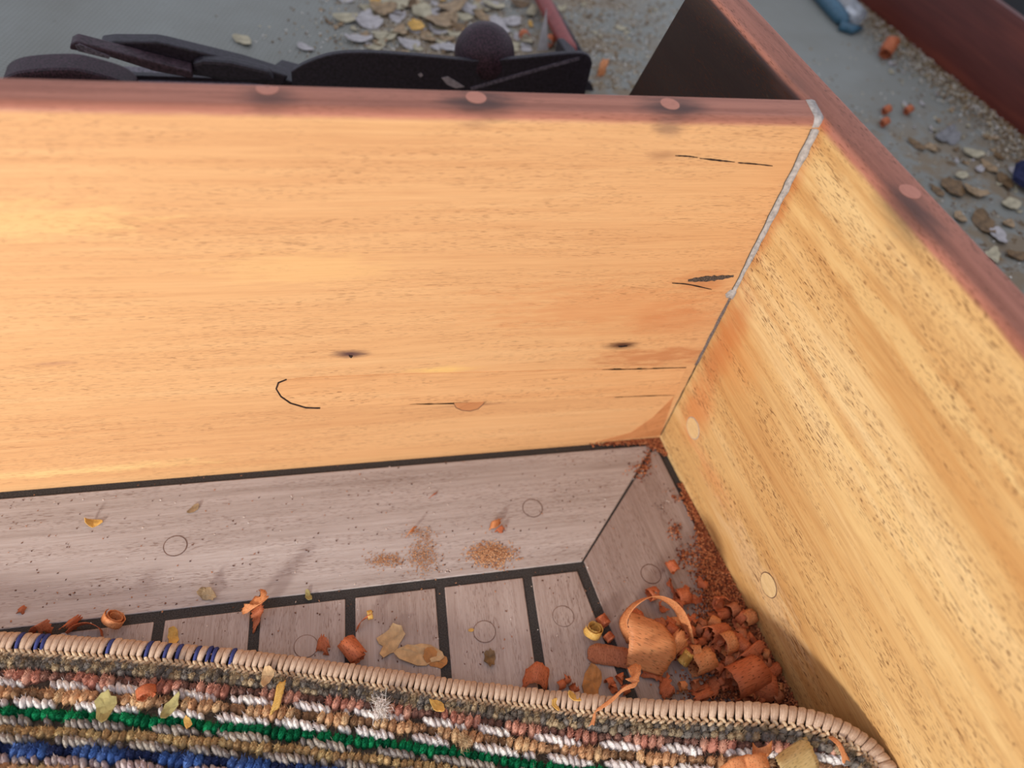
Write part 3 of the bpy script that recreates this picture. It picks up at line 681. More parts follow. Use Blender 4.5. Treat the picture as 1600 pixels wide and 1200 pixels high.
roll((1040, 980), (1056, 990), .004, .8, 'red', 'red curl under the hoop shaped shaving')
roll((988, 968), (1000, 960), .004, .9, 'red', 'dark red curl inside the left foot of the hoop')
# many small broken shavings of the heap
hr = random.Random(11)
for i in range(120):
    t = hr.random(); px = 1040+t*175+hr.gauss(0, 14); py = 960+t*95+hr.gauss(0, 34)
    edge = 1045+(py-690)*.5
    if px > 1032+(py-690)*.50-8: px = 1032+(py-690)*.50-8-hr.uniform(0, 20)
    if py > 1088: py = 1088-hr.uniform(0, 20)
    cl_ = hr.choice(['red', 'red', 'red', 'orange', 'brown']); spot = 'at the back of the heap' if py < 990 else 'along the rug side of the heap' if py > 1055 else 'beside the right coaming in the heap' if px > 1150 else 'in the middle of the heap'
    hl = 'small broken %s shaving %s' % (cl_, spot)
    a = hr.uniform(0, 6.28); Lp = hr.uniform(7, 22)
    roll((px, py), (px+Lp*math.cos(a), py+Lp*math.sin(a)), hr.uniform(.0013, .0044), hr.uniform(.3, 1.3), cl_, hl, z=hr.uniform(0, .003), group='small broken '+cl_+' shavings '+spot, start=hr.uniform(0, 6), rag=.6)
# --- shavings along the rug edge and on the margin board
roll((538, 1000), (562, 1030), .0052, 1.6, 'red', 'cone shaped red roll at the rug edge by the third seam', r1=.0030)
strip([(494, 1010, .001), (502, 1004, .004), (510, 1012, .003)], [(.001, .003, .002)]*3, 'red', 'small crumpled red shaving left of the red roll', rag=.8)
strip([(818, 1062, .002), (838, 1050, .007), (856, 1062, .004)], [(.002, .0048, .001)]*3, 'red', 'bent red chip poking out from the rug edge', rag=.2)
for i, (px, py) in enumerate([(872, 1072), (880, 1064), (892, 1078), (955, 1078), (965, 1062), (948, 1068), (972, 1080)]):
    roll((px, py), (px+10, py-5), .0022, .7, 'red', 'little red scrap of shaving beside the rug border', group='red scraps along the rug border', start=i, rag=.7)
roll((172, 972), (184, 962), .0058, 2.1, 'orange', 'orange spiral curl standing on the left of the floor', tilt=.75, r1=.0028)
strip([(104, 990, .001), (118, 978, .004), (138, 974, .0048), (156, 982, .003), (160, 994, .001)], (0, -.0006, .0026), 'red', 'wide thin red hoop at the rug edge left of the spiral curl', rag=.1)
strip([(56, 986, .002), (62, 974, .007), (74, 986, .003)], [(.003, .001, .001)]*3, 'red', 'ragged red shaving nearest the left edge of the floor', rag=.9)
strip([(100, 976, .002), (112, 970, .005), (118, 974, .003)], [(.003, .002, .001)]*3, 'red', 'small red scrap on the black seam left of the hoop', rag=.9)
strip([(400, 934, .009), (404, 944, .010), (392, 952, .008), (382, 948, .007)], [(.0035, .003, .002), (.0052, .002, .003), (.004, .001, .003), (.002, .001, .002)], 'orange', 'twisted orange shaving standing on the second seam', rag=.5)
strip([(400, 948, .006), (402, 958, .006), (402, 968, .003), (398, 982, .001)], [(.003, .001, .002), (.003, .001, .001), (.002, .001, .001), (.0012, 0, .0005)], 'red', 'red tail of shaving hanging under the twisted one', rag=.7)
strip([(558, 984, .001), (562, 974, .003), (570, 966, .005), (578, 962, .006)], [(.0008, .0004, .0012)]*4, 'red', 'fine red curved splint on the floor plank', rag=.3)
roll((574, 962), (582, 960), .0026, 1.2, 'yellow', 'tiny yellow ringlet at the end of the fine splint', z=.002, r1=.0015)
strip([(635, 838, .0005), (641, 830, .0035), (648, 826, .002)], [(.0012, .0012, .001)]*3, 'orange', 'thin orange chip on the margin board, left of the sawdust', rag=.4)
strip([(765, 821, .001), (772, 819, .003), (779, 817, .002)], [(.001, .0022, .001)]*3, 'orange', 'orange chip on the margin board above the sawdust patch', rag=.6)
strip([(776, 830, .0005), (780, 824, .002), (784, 830, .0005)], [(.0018, .001, .0005)]*3, 'red', 'small red chip touching the orange one above the sawdust', rag=.6)
strip([(672, 777, .0005), (677, 773, .0012), (681, 771, .0005)], [(.0008, .0006, .0003)]*3, 'red', 'tiny red splinter high on the margin board', rag=.3)
strip([(28, 954, .0005), (34, 951, .002), (39, 955, .0005)], [(.001, .0014, .0005)]*3, 'red', 'tiny red curl on the margin board at far left', rag=.3)
def fl(name, px, py, r, k, label, cat='flake', z=0., **kw): return flake(name, at(px, py, z), r, M_flake[k], label, cat, None, **kw)
fl('varnish_flake', 146, 818, .0030, 'yellow', 'yellow flake on the left of the margin board', tilt=.4, curl=.5, seedv=1)
fl('varnish_flake', 612, 1000, .0068, 'leaf', 'leaf shaped tan flake lying on the plank by the rug', tilt=.15, curl=.25, el=1.3, seedv=12, az=.8, spiky=.25)
fl('varnish_flake', 655, 1022, .0072, 'leaf', 'translucent tan flake half under the rug edge', tilt=.1, curl=.1, el=1.6, seedv=15, az=-.3, spiky=.2)
fl('varnish_flake', 679, 1030, .0050, 'amber', 'brown stain coloured flake beside the fourth seam', tilt=.1, curl=.1, seedv=16)
fl('varnish_flake', 271, 996, .0032, 'yellow', 'upright yellow flake on the plank at left', tilt=.8, curl=.3, seedv=17)
fl('varnish_flake', 736, 985, .0011, 'yellow', 'tiny orange square flake beside the plank bung', tilt=.1, curl=0, seedv=18)
fl('varnish_flake', 323, 930, .0034, 'tan', 'crumbly tan flake at the seam left of the twisted shaving', tilt=.5, curl=.5, seedv=19, spiky=.28)
fl('varnish_flake', 482, 932, .0022, 'olive', 'olive flake stuck in the seam right of the twisted shaving', tilt=.4, curl=.3, seedv=20)
fl('varnish_flake', 765, 1028, .0036, 'brown', 'brown crumb flake on the fifth plank by the rug', tilt=.4, curl=.3, seedv=21, spiky=.28)
fl('varnish_flake', 925, 1066, .0060, 'amber', 'amber flake lying flat beside the rug border', tilt=.1, curl=.1, seedv=22)
fl('varnish_flake', 303, 795, .0024, 'tan', 'pale tan scrap on the margin board above the bung', tilt=.1, curl=.1, seedv=23, th=.0002)
# curls on the side deck
def deckbase(px, py): return at(px, py, ZD)
roll((1386, 78), (1394, 68), .0062, 1.8, 'red', 'pinkish curled shaving at the foot of the reddish board', base=deckbase, tilt=.5, r1=.004)
for px, py, lb in [(1386, 172, 'left of the pair'), (1420, 172, 'right of the pair'), (1383, 191, 'below the pair')]:
    roll((px-4, py), (px+4, py-2), .0034, 1.3, 'red', 'tiny reddish curl on the cream deck, '+lb, base=deckbase, tilt=.4, r1=.002)
strip([(938, 118, ZD+.004), (942, 104, ZD+.010), (946, 92, ZD+.012)], [(.0035, .001, 0)]*3, 'orange', 'orange shaving standing at the toe of the hand plane', rag=.4)
roll((1258-440, 52), (1262-440, 58), .004, .8, 'red', 'small red curl left of the white splinter', base=deckbase)
roll((856, 66), (862, 60), .004, .8, 'red', 'small red curl between the splinter and the tool handle', base=deckbase)

# ------------------------------------------------------------------ sawdust and crumbs (nobody could count them)
def grains(name, pts, size, cols, label, cat):
    """tiny tetrahedra at the given points"""
    P = np.array(pts); n = len(P); base = np.array([(1, 1, 1), (-1, -1, 1), (-1, 1, -1), (1, -1, -1)], float)
    S = rng.uniform(.4, 1.0, (n, 1, 3))*size*.5; A = rng.uniform(0, 6.28, n)
    V = base[None]*S*np.array([1.5, 1, .6]); c, s = np.cos(A)[:, None], np.sin(A)[:, None]
    x = V[:, :, 0]*c-V[:, :, 1]*s; y = V[:, :, 0]*s+V[:, :, 1]*c; V = np.stack([x, y, V[:, :, 2]], 2)+P[:, None]
    Fc = (np.array([(0, 1, 2), (0, 3, 1), (0, 2, 3), (1, 3, 2)])[None]+np.arange(n)[:, None, None]*4).reshape(-1, 3)
    cl = np.array([s2l(c)[:3] for c in cols])[rng.integers(0, len(cols), n)]
    o = mesh(name, V.reshape(-1, 3), Fc, M_tint, None, False, loc=P.mean(0)*np.array([1, 1, 0]), cols=np.repeat(cl, 4, 0)); tag(o, label, cat, kind='stuff'); return o
tt = NT('tinted_matter'); ca = tt.n('VertexColor', layer_name='tint').outputs['Color']; M_tint = tt.out(ca, .85)
def blob(px, py, sx_, sy_, n, h=.0006, z=0.):
    out = []
    for _ in range(n):
        a, b = rng.normal(0, 1, 2); k = math.exp(-(a*a+b*b)/2); p = at(px+a*sx_, py+b*sy_, z); p[2] = z+.0002+k*h*rng.random(); out.append(p)
    return out
grains('sawdust', blob(768, 866, 17, 9, 900, .0012), .0009, [(190, 142, 104), (170, 118, 82), (206, 162, 124)], 'small patch of pale sawdust on the margin board near the mitre', 'sawdust')
grains('sawdust', blob(662, 868, 14, 14, 420, .0005)+blob(655, 832, 12, 6, 90, .0003), .0007, [(188, 146, 112), (174, 126, 92)], 'thin dusting of sawdust on the margin board, middle patch', 'sawdust')
grains('sawdust', blob(600, 876, 14, 6, 260, .0004), .0007, [(188, 146, 112), (174, 126, 92)], 'thin dusting of sawdust on the margin board, leftmost patch', 'sawdust')
pts = []
red = [(150, 82, 50), (122, 62, 38), (176, 106, 66), (96, 50, 32), (190, 124, 82)]
for _ in range(24000):                       # drift along the foot of the right coaming
    t = rng.random()**.75; s = .045+t*.175; wid = .002+.042*max(0, t-.12)**1.1; o = -abs(rng.normal(0, 1))*wid-.0004
    q = right_xyz(s, o, 0); q[2] = .0003+.006*t*math.exp(-(o/.010)**2)*rng.random()+.0012*rng.random(); pts.append(q)
for _ in range(520):
    s = rng.random()**2*.014 if rng.random() < .6 else .036+.012*rng.random(); q = right_xyz(s, -abs(rng.normal(0, 1))*.0018-.0003, .0003+.001*rng.random()); pts.append(q)
for _ in range(1200):
    x = CX-abs(rng.normal(0, .016)); q = np.array([x, YB-.0004-abs(rng.normal(0, 1))*.0014, .0003+.0012*rng.random()]); pts.append(q)
for _ in range(420):
    q = np.array([CX-abs(rng.normal(0, .004))-.001, YB-abs(rng.normal(0, .004))-.001, .0004+.001*rng.random()]); pts.append(q)
pts += blob(1000, 735, 8, 8, 70, .001)+blob(1055, 830, 6, 7, 70, .001)+blob(1072, 868, 9, 8, 130, .0012)+blob(1010, 720, 5, 8, 60)+blob(1055, 780, 3, 3, 20)
grains('sawdust', pts, .0011, red, 'reddish sawdust drifted along the foot of the right coaming', 'sawdust')
pts = []
for _ in range(520):
    px, py = rng.uniform(0, 980), rng.uniform(700, 1060); pts.append(at(px, py)+np.array([0, 0, .0002]))
for cx_, cy_ in [(1000, 742), (1034, 790), (1050, 775), (620, 880), (690, 884)]: pts += blob(cx_, cy_, 7, 7, 14)
grains('crumbs', pts, .0008, [(210, 196, 186), (120, 84, 66), (100, 70, 56), (90, 60, 46), (170, 120, 90)], 'specks and crumbs of dirt strewn over the floor boards', 'crumbs')
pts = []
for _ in range(2600):
    px = rng.uniform(1340, 1610); py = (px-1340)*.827+abs(rng.normal(0, 22))+2; pts.append(at(px, py, ZD)+np.array([0, 0, .0004+.002*rng.random()]))
for _ in range(1500): pts.append(at(rng.normal(690, 110), rng.uniform(-20, 90), ZD)+np.array([0, 0, .0003]))
for _ in range(900): pts.append(at(rng.uniform(890, 1080), rng.uniform(-20, 140), ZD)+np.array([0, 0, .0003]))
for _ in range(420): pts.append(at(rng.uniform(1260, 1600), rng.uniform(60, 440), ZD)+np.array([0, 0, .0003]))
pts = [q for q in pts if not (-(q[0]-CX)*NR[0]-(q[1]-CY)*NR[1] > -.022 and q[1] < .47)]
grains('deck_grit', pts, .0016, [(196, 184, 160), (150, 120, 80), (110, 80, 48), (206, 200, 190), (130, 104, 66)], 'grit and flake crumbs scattered on the cream deck', 'grit')

# ------------------------------------------------------------------ rug
def smst(x): x = np.clip(x, 0, 1); return x*x*(3-2*x)
def zrug(x, y): return .0115+.047*smst((x-.085)/.175)
def rug_at(px, py, add=0.):
    z = .012
    for _ in range(14): q = at(px, py, z); z = float(zrug(q[0], q[1]))+add
    return at(px, py, z)
bpx = [(-160, 982), (-80, 984), (0, 988), (100, 993), (200, 1000), (300, 1008), (400, 1018), (500, 1031), (600, 1045), (700, 1060), (800, 1072), (900, 1083), (1000, 1092), (1100, 1096), (1180, 1098), (1240, 1104), (1290, 1115), (1335, 1135), (1370, 1160), (1392, 1185), (1405, 1210), (1415, 1250)]
BW = np.array([rug_at(*p) for p in bpx])
xl = BW[:12]; cf = np.polyfit(xl[:, 0], xl[:, 1], 2)
sl = np.polyval(np.polyder(cf), BW[0, 0])
BW = np.vstack([[(x, BW[0, 1]+sl*(x-BW[0, 0]), float(zrug(x, .2))) for x in (-.36, -.31, -.26)], BW]); BC = catmull(BW, 24)
seg = np.r_[0, np.cumsum(np.linalg.norm(np.diff(BC, axis=0), axis=1))]
def border(s):
    return np.array([np.interp(s, seg, BC[:, i]) for i in range(3)])
def yrow(x):                                         # the straight run of the rug edge, carried on past the round corner
    x0, xa = .10, BW[3, 0]
    return np.where(x < xa, BW[3, 1]+sl*(x-xa), np.where(x < x0, np.polyval(cf, x), np.polyval(cf, x0)+np.polyval(np.polyder(cf), x0)*(x-x0)))
bi = np.argsort(BC[:, 0])
BXc = np.maximum.accumulate(BC[:, 0])
def yedge(x): return np.interp(x, BXc, BC[:, 1])
rug = empty('striped_rug', (0.02, .06, .0)); tag(rug, 'multicoloured striped loop pile rug with whipped beige border', 'rug')
RL = np.array([.02, .06, 0.])
# backing slab
xs = np.linspace(BC[0, 0], BC[-1, 0]-.0004, 70); vsn = np.linspace(.0025, 1, 16); V = []; Fc = []
for x in xs:
    ye = float(yedge(x))
    for v in vsn: y = ye-.0025-(ye+.06)*(v-.0025); V.append((x, y, float(zrug(x, y))-.0042))
nv = len(vsn)
for i in range(len(xs)-1):
    for j in range(nv-1): a = i*nv+j; Fc.append((a, a+1, a+nv+1, a+nv))
o = mesh('backing', V, Fc, plain('rug_backing', (84, 70, 58), .95, .4, 900), rug, True, loc=None)
o.data.transform(Matrix.Translation(-Vector(RL))); md = o.modifiers.new('s', 'SOLIDIFY'); md.thickness = .005; md.offset = -1
bmk = bmesh.new(); bmk.from_mesh(o.data); bmesh.ops.recalc_face_normals(bmk, faces=bmk.faces)
if sum(f.normal.z for f in bmk.faces) < 0: bmesh.ops.reverse_faces(bmk, faces=bmk.faces)
bmk.to_mesh(o.data); bmk.free()
# yarn material
ty = NT('yarn'); tcol = ty.n('VertexColor', layer_name='tint').outputs['Color']; tob = ty.n('TexCoord').outputs['Object']
nn_ = ty.noise(tob, 1600, 4, .7); col = ty.mix(ty.mr(nn_, .3, .7, 0, .28), tcol, (.45, .42, .40, 1), 'MULTIPLY')
M_yarn = ty.out(col, .95, nn_, .6, .0005, .1)
# template tuft: a squashed dome with radial strand grooves
def dome(nu=14, nv_=7):
    V = []; Fc = []
    for j in range(nv_):
        ph = math.radians(-35+125*j/(nv_-1))
        for i in range(nu):
            a = 2*math.pi*i/nu; V.append((math.cos(a)*math.cos(ph), math.sin(a)*math.cos(ph), math.sin(ph)))
    for j in range(nv_-1):
        for i in range(nu): Fc.append((j*nu+i, j*nu+(i+1) % nu, (j+1)*nu+(i+1) % nu, (j+1)*nu+i))
    return np.array(V), np.array(Fc)
DV, DF = dome()
def tufts(name, P, sx_, sy_, sz_, cols, rot, fuzz=26, rough_=.12, label=None):
    """P (n,3) bases; sizes (n,) half extents; every tuft a dome plus short fibres"""
    n = len(P)
    V = np.repeat(DV[None], n, 0)
    V = .9*V*(1+rng.normal(0, rough_*.4, (n, len(DV), 1)))
    V = V*np.stack([sx_, sy_, sz_], 1)[:, None]
    c, s = np.cos(rot)[:, None], np.sin(rot)[:, None]
    x = V[:, :, 0]*c-V[:, :, 1]*s; y = V[:, :, 0]*s+V[:, :, 1]*c
    V = np.stack([x, y, V[:, :, 2]], 2)+P[:, None]
    shade = (.80+.3*(DV[:, 2]+.5)/1.5)[None, :, None]*0+1.0
    CL = np.repeat(cols[:, None], len(DV), 1)*rng.uniform(.8, 1.15, (n, len(DV), 1))
    Fq = (DF[None]+np.arange(n)[:, None, None]*len(DV)).reshape(-1, 4)
    # fibres
    k = fuzz; a = rng.uniform(0, 2*math.pi, (n, k)); ph = rng.uniform(0, 1.45, (n, k))
    d = np.stack([np.cos(a)*np.cos(ph), np.sin(a)*np.cos(ph), np.sin(ph)], 2)
    d = d*np.stack([sx_, sy_, sz_], 1)[:, None]
    x = d[:, :, 0]*c-d[:, :, 1]*s; y = d[:, :, 0]*s+d[:, :, 1]*c; d = np.stack([x, y, d[:, :, 2]], 2)
    r0 = P[:, None]+d*.75; r1 = P[:, None]+d*rng.uniform(1.02, 1.40, (n, k, 1))+rng.normal(0, .0004, (n, k, 3))
    sd = rng.normal(0, 1, (n, k, 3)); sd = sd/np.linalg.norm(sd, axis=2, keepdims=True)*.00030
    FV = np.stack([r0-sd, r0+sd, r1], 2).reshape(-1, 3); fc = np.repeat((cols[:, None]*rng.uniform(.75, 1.4, (n, k, 1)))[:, :, None], 3, 2).reshape(-1, 3)
    off = n*len(DV); Ft = np.arange(len(FV)).reshape(-1, 3)+off
    VV = np.vstack([V.reshape(-1, 3), FV])-RL
    me = bpy.data.meshes.new(name)
    nq, nt_ = len(Fq), len(Ft)
    me.vertices.add(len(VV)); me.vertices.foreach_set('co', VV.ravel())
    me.loops.add(nq*4+nt_*3); me.loops.foreach_set('vertex_index', np.r_[Fq.ravel(), Ft.ravel()].astype(np.int32))
    me.polygons.add(nq+nt_); me.polygons.foreach_set('loop_start', np.r_[np.arange(nq)*4, nq*4+np.arange(nt_)*3].astype(np.int32))
    me.polygons.foreach_set('use_smooth', [True]*(nq+nt_))
    me.update(calc_edges=True); me.validate()
    at_ = me.color_attributes.new('tint', 'FLOAT_COLOR', 'POINT'); c4 = np.ones((len(VV), 4)); c4[:, :3] = np.clip(np.vstack([CL.reshape(-1, 3), fc]), 0, 1); at_.data.foreach_set('color', c4.ravel())
    me.materials.append(M_yarn); o = bpy.data.objects.new(name, me); C.objects.link(o); o.parent = rug; o['kind'] = 'stuff'
    if label: o['label'] = label
    return o
pal = lambda *cs: np.array([s2l(c)[:3] for c in cs])
# (offset m, kind thick/thin, palette, gaps palette, period, phase, label)
olive = pal((158, 140, 114), (134, 126, 118), (178, 156, 124), (120, 110, 100)); rose = pal((196, 142, 122), (184, 126, 108), (204, 154, 132)); white = pal((224, 216, 212), (208, 196, 192), (232, 226, 220))
tan = pal((206, 164, 124), (192, 148, 110), (214, 178, 136)); green = pal((18, 118, 74), (12, 96, 60), (28, 136, 84)); grey = pal((152, 142, 134), (134, 126, 122), (170, 160, 148))
tan2 = pal((190, 158, 112), (176, 142, 100), (202, 174, 124)); blue = pal((62, 92, 150), (54, 78, 132), (78, 106, 162)); navy = pal((38, 48, 84), (46, 56, 92)); lilac = pal((176, 158, 158), (196, 182, 178), (158, 140, 138))
dark = pal((64, 58, 58), (80, 72, 68), (48, 46, 52)); dgreen = pal((14, 92, 58), (20, 110, 70), (24, 60, 48))
rows = [(.0130, 'thick', olive, grey, .03, 0, 'grey-olive yarn row'), (.0195, 'thick', rose, pal((150, 110, 96), (130, 96, 84)), .0285, .2, 'rose yarn row'), (.0232, 'loop', white, None, .0285, .62, 'white loop row'),
        (.0276, 'thick', tan, pal((150, 116, 86), (166, 128, 96)), .030, .35, 'tan yarn row'), (.0322, 'loop', white, None, .030, .8, 'white loop row'), (.0366, 'mid', green, green, .03, .1, 'green yarn row'),
        (.0402, 'loop', grey, None, .034, .5, 'grey loop row'), (.0442, 'mid', tan2, tan2, .034, .3, 'olive-tan yarn row'), (.0480, 'loop', grey, None, .03, .1, 'grey loop row'),
        (.0524, 'thick', blue, navy, .0315, .55, 'blue yarn row'), (.0568, 'loop', lilac, None, .0315, .05, 'lilac-white loop row'), (.0612, 'thick', tan, tan2, .030, .15, 'tan yarn row'),
        (.0655, 'loop', white, None, .030, .6, 'white loop row'), (.0698, 'mid', green, dark, .026, .45, 'green yarn row'), (.0738, 'loop', dark, None, .03, 0, 'dark loop row'), (.0780, 'thick', tan2, olive, .03, .2, 'olive-tan yarn row'),
        (.0824, 'loop', lilac, None, .03, .5, 'lilac-white loop row'), (.0868, 'thick', rose, tan, .03, .7, 'rose yarn row'), (.0912, 'loop', white, None, .03, .2, 'white loop row'), (.0956, 'thick', tan, olive, .03, .4, 'tan yarn row'),
        (.100, 'mid', blue, navy, .03, .3, 'blue yarn row'), (.1045, 'thick', tan2, tan, .03, .2, 'olive-tan yarn row'), (.109, 'mid', green, green, .03, 0, 'green yarn row')]
x0r, x1r = BC[0, 0]+.004, .262
for (off, kd, pa, gp, per, ph, lb) in rows:
    pitch = {'thick': .0037, 'mid': .0034, 'loop': .0029}[kd]
    xs_ = np.arange(x0r, x1r, pitch)+rng.normal(0, .0003, len(np.arange(x0r, x1r, pitch)))
    cyc = .5+.5*np.sin(2*math.pi*((xs_/per+ph)+.08*np.sin(xs_*70+off*900)))
    ys = yrow(xs_)-off+rng.normal(0, .0003, len(xs_))
    if kd != 'loop': ys = ys-(cyc-.5)*.0010
    keep = ys < yedge(xs_)-.0100-.006*smst((xs_-.17)/.05)
    n = len(xs_)
    if kd == 'loop':
        hgt = np.clip((cyc-.30)*2.2, .0, 1); keep &= (cyc > .30) | (rng.random(n) < .25)
        hgt = np.maximum(hgt, .35)
        cols = pa[rng.integers(0, len(pa), n)]; sxx = np.full(n, .0016)+.0003*hgt; syy = .0025+.0016*hgt; szz = .0036+.0020*hgt; rot = np.full(n, .75)+rng.normal(0, .2, n); fz = 14
    else:
        hi_ = cyc > .33; cols = np.where(hi_[:, None], pa[rng.integers(0, len(pa), n)], gp[rng.integers(0, len(gp), n)])
        b = {'thick': 1., 'mid': .80}[kd]; amp = .62+.38*smst(cyc*1.3) if kd == 'thick' else .85+.15*cyc
        sxx = np.full(n, pitch*.64)*rng.uniform(.9, 1.15, n); syy = .0043*b*amp*rng.uniform(.9, 1.1, n); szz = .0060*b*amp*rng.uniform(.92, 1.08, n); rot = rng.normal(-.2, .12, n); fz = 70
    cols = cols*rng.uniform(.82, 1.12, (n, 1))
    P = np.stack([xs_, ys, zrug(xs_, ys)-.0040], 1)[keep]
    if len(P): tufts('yarn_row', P, sxx[keep], syy[keep], szz[keep], cols[keep], rot[keep]-.24, fz, .10 if kd != 'loop' else .05, lb)
# whipped border stitches, each a part
def stitch_mesh(name, mat):
    """one whip stitch: a bundle of strands carried over the rug edge"""
    K = 9; n = 10; V = []; Fc = []
    for i in range(K):
        a = math.radians(-48+205*i/(K-1)); cy, cz = .0043*math.cos(a), .0034*math.sin(a)-.0022
        wx = .00178*(.72+.28*math.sin(math.pi*i/(K-1)))
        for j in range(n):
            b = 2*math.pi*j/n; gr = 1+.10*math.cos(b*5); rr = .0009*math.sin(b)*gr
            V.append((wx*math.copysign(abs(math.cos(b))**.8, math.cos(b))*gr+cy*.16, cy+rr*math.cos(a), cz+rr*math.sin(a)))
    for i in range(K-1):
        for j in range(n): Fc.append((i*n+j, i*n+(j+1) % n, i*n+n+(j+1) % n, i*n+n+j))
    Fc += [tuple(range(n))[::-1], tuple(range(K*n-n, K*n))]
    me = bpy.data.meshes.new(name); me.from_pydata(V, [], Fc); me.update()
    bm = bmesh.new(); bm.from_mesh(me); bmesh.ops.recalc_face_normals(bm, faces=bm.faces); bm.to_mesh(me); bm.free()
    me.materials.append(mat); me.polygons.foreach_set('use_smooth', [True]*len(me.polygons)); return me
def yarn_mat(name, c, c2):
    t = NT(name); ob = t.n('TexCoord').outputs['Object']; n = t.noise(t.vmath('MULTIPLY', ob, (3200, 260, 1800)), 1., 3, .6); r = t.n('ObjectInfo').outputs['Random']
    col = t.ramp(n, [(.3, s2l(c)), (.7, s2l(c2))]); col = t.mix(t.mr(r, 0, 1, 0, .3, False), col, s2l((170, 138, 116)), 'MULTIPLY'); return t.out(col, .9, n, .7, .0005, .15)
me_b = stitch_mesh('stitch', yarn_mat('beige_whipping_yarn', (176, 146, 122), (226, 200, 176))); me_bl = stitch_mesh('stitch', yarn_mat('blue_whipping_yarn', (48, 56, 110), (84, 92, 150)))
s = .006; i = 0; CH = []
blue_px = [38, 60, 73, 178, 235, 262, 285, 308, 334, 366]
while s < seg[-1]-.002:
    q = border(s); t3 = nrm(border(min(s+.001, seg[-1]))-border(s-.001)); t2 = nrm((t3[0], t3[1], 0)); inn = np.array([t2[1], -t2[0], 0])
    dv = WR.T @ (q-np.array([0, 0, H])); pxx = 800+F*dv[0]/-dv[2]
    isb = any(abs(pxx-b) < 5 for b in blue_px)
    o = bpy.data.objects.new('stitch', me_bl if isb else me_b); C.objects.link(o); o.parent = rug
    p = q+inn*.0040+np.array([0, 0, -.0002+rng.normal(0, .00015)])
    ja = rng.normal(0, .07); xv = t3; yv = -inn*math.cos(ja)+t2*math.sin(ja); zv = np.cross(xv, yv)
    sc = .86+.30*smst((pxx-850)/350)
    M = Matrix([[xv[k]*sc*(.62 if isb else rng.uniform(.92, 1.08)), yv[k]*1.0*rng.uniform(.93, 1.06), zv[k], p[k]-RL[k]] for k in range(3)]+[[0, 0, 0, 1]]); o.matrix_local = M
    if isb: o['label'] = 'dark blue stitch'
    CH.append((q, t2, inn, sc)); s += (.0026 if isb else .0031*(1+.34*float(smst((pxx-850)/350)))); i += 1
# chain of small plaited loops inside the border
P = []; rot = []
for (q, t2, inn, sc) in CH:
    P += [q+inn*.0084+t2*.0004+np.array([0, 0, -.0009]), q+inn*.0101-t2*.0010+np.array([0, 0, -.0015])]; th = math.atan2(t2[1], t2[0]); rot += [th-.75, th+.6]
P = np.array(P); n = len(P); cc = pal((214, 186, 152), (196, 164, 132), (224, 198, 164))[rng.integers(0, 3, n)]
tufts('chain_stitching', P, np.full(n, .0023), np.full(n, .0011), np.full(n, .0019), cc, np.array(rot), 4, .05, 'beige chain stitching along the border')
# dark filling tufts along the round corner, between border and rows
P = []; 
for (q, t2, inn, sc) in CH:
    for k in (.0122, .0150): P.append(q+inn*k+np.array([rng.normal(0, .0005), rng.normal(0, .0005), -.0032]))
P = np.array(P); n = len(P); tufts('edge_pile', P, np.full(n, .0023), np.full(n, .0023), rng.uniform(.0035, .0048, n), olive[rng.integers(0, 4, n)]*rng.uniform(.7, 1.1, (n, 1)), rng.uniform(0, 3, n), 50, .1, 'short grey-olive pile inside the border')
# things lying on the rug
def rugbase(px, py): return rug_at(px, py, .0008)
roll((226, 1074), (229, 1088), .0046, 1.5, 'red', 'red rolled shaving lying on the rug by the green row', base=rugbase, r1=.0034)
def rug_strip(pts, wv, mat, label, **kw): return strip([(a, b, float(rug_at(a, b)[2])+dz) for a, b, dz in pts], wv, mat, label, **kw)
rug_strip([(440, 1066, .003), (437, 1082, .0035), (432, 1100, .003), (429, 1112, .002)], [(.0020, .0004, 0)]*4, 'yellow', 'yellow strip of shaving lying across the rug rows', rag=.3)
fl('varnish_flake', 418, 1056, .0034, 'leaf', 'tan flake above the yellow strip on the rug', z=float(rug_at(418, 1056)[2])+.001, tilt=.3, seedv=30)
fl('varnish_flake', 165, 1104, .0052, 'olive', 'olive flake on the green row of the rug', z=float(rug_at(165, 1104)[2])+.0016, tilt=.25, el=1.3, az=1.6, seedv=31, spiky=.22)
fl('varnish_flake', 266, 1106, .0036, 'olive', 'narrow olive flake right of the red roll on the rug', z=float(rug_at(266, 1106)[2])+.0012, tilt=.3, el=1.8, az=.9, seedv=32)
fl('varnish_flake', 683, 1104, .0030, 'yellow', 'yellow flake on the white row of the rug', z=float(rug_at(683, 1104)[2])+.001, tilt=.3, el=1.3, az=-.9, seedv=33)
fl('varnish_flake', 895, 1089, .0024, 'yellow', 'bright yellow bit on the rug border', z=float(rug_at(895, 1089)[2])+.0012, tilt=.4, seedv=34)
fl('varnish_flake', 293, 1130, .0020, 'yellow', 'small yellow bit on the olive-tan row of the rug', z=float(rug_at(293, 1130)[2])+.0014, tilt=.4, seedv=35)
fl('varnish_flake', 867, 1101, .0020, 'yellow', 'tiny orange crumb just inside the rug border', z=float(rug_at(867, 1101)[2])+.001, tilt=.4, seedv=36)
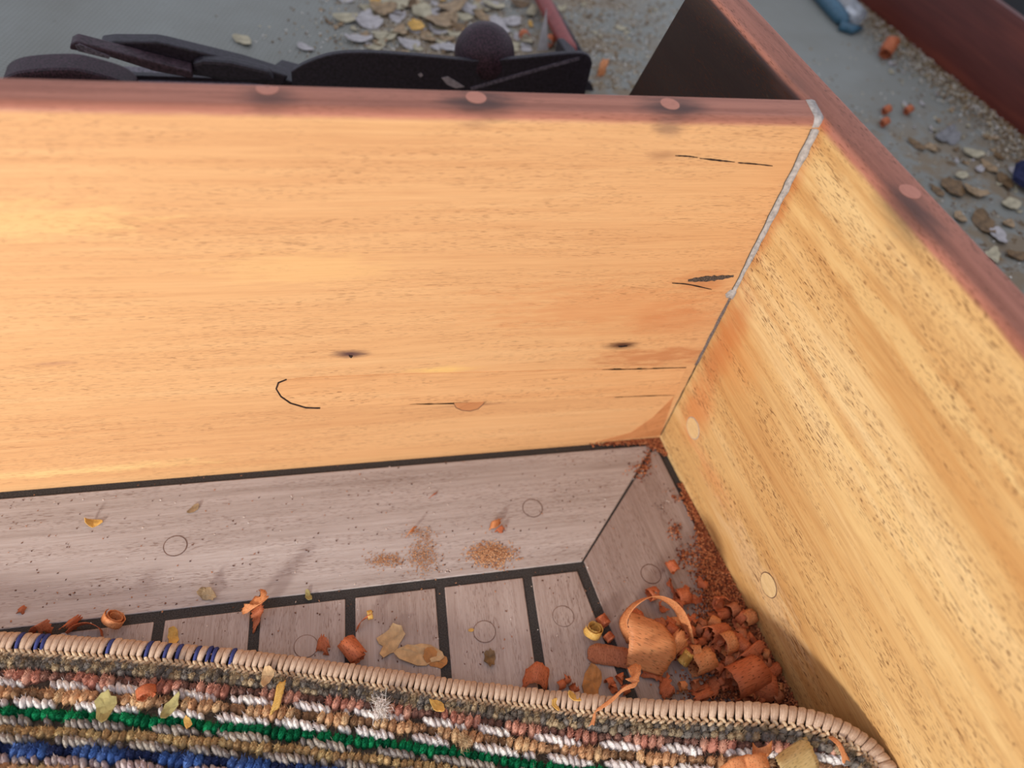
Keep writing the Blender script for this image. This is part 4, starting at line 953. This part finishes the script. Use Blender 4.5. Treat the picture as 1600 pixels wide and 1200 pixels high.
# fluff
def fluff(px, py, r, c, label):
    q = rug_at(px, py, .003); n = 260; V = []; Fc = []
    for i in range(n):
        d = nrm(rng.normal(0, 1, 3))*np.array([.8, 1.2, .7]); e = q+d*r*rng.uniform(.4, 1.15); st_ = q+d*r*.05+rng.normal(0, r*.2, 3); mid = (st_+e)/2+rng.normal(0, r*.22, 3); sd = nrm(rng.normal(0, 1, 3))*.00011
        b = len(V); V += [st_-sd, st_+sd, mid-sd, mid+sd, e]; Fc += [(b, b+1, b+3, b+2), (b+2, b+3, b+4)]
    o = mesh('fluff', V, Fc, plain('fluff_'+label[:4], c, .95, .1), None, True, loc=q); tag(o, label, 'fluff'); return o
fluff(596, 1106, .0075, (226, 216, 208), 'white tuft of fluff caught on the green row of the rug'); fluff(726, 1158, .0050, (196, 168, 130), 'tan frayed fluff on the blue row of the rug')
# twisting strand from the heap over the border
rug_strip([(986, 1040, -.004), (994, 1050, .002), (988, 1062, .004), (996, 1068, .004), (976, 1076, .006), (958, 1092, .006), (944, 1102, .005), (930, 1112, .004), (928, 1122, .003), (924, 1134, .003)],
          [(.0024, .001, 0), (.0030, .002, .001), (.0030, -.001, .001), (.0012, .0012, 0), (.0009, .0012, .0003), (.0012, .0016, .0003), (.0014, .0014, .0004), (.0008, .0008, .0004), (.0010, .0003, .0004), (.0016, .0003, .0002)],
          'orange', 'long twisted strand of shaving draped over the rug border', k=6, rag=.2)
rug_strip([(1298, 1152, .002), (1310, 1162, .004), (1318, 1178, .004), (1322, 1190, .003)], [(.0008, .0006, 0), (.001, .0005, .0003), (.0012, .0004, .0003), (.002, .0006, .0003)], 'orange', 'thin orange strand at the round corner of the rug', rag=.3)
roll((1150, 1186), (1160, 1206), .0070, .55, 'orange', 'bright orange half tube at the bottom of the rug', base=rugbase, start=.3)
roll((1178, 1180), (1186, 1204), .0062, .6, 'orange', 'second bright orange half tube at the bottom of the rug, to the right', base=rugbase, start=.4)
rug_strip([(1176, 1170, .004), (1184, 1178, .007), (1198, 1174, .007), (1206, 1166, .006)], [(.0004, .0022, .0015)]*4, 'orange', 'curved orange ribbon above the half tubes on the rug', rag=.05)
rug_strip([(1236, 1166, .003), (1242, 1180, .007), (1250, 1196, .007), (1256, 1214, .004)], [(.0095, .0030, 0)]*4, 'pale', 'pale cream sheet of shaving at the bottom edge of the rug', rag=.12, cup=-.04, nw=8)
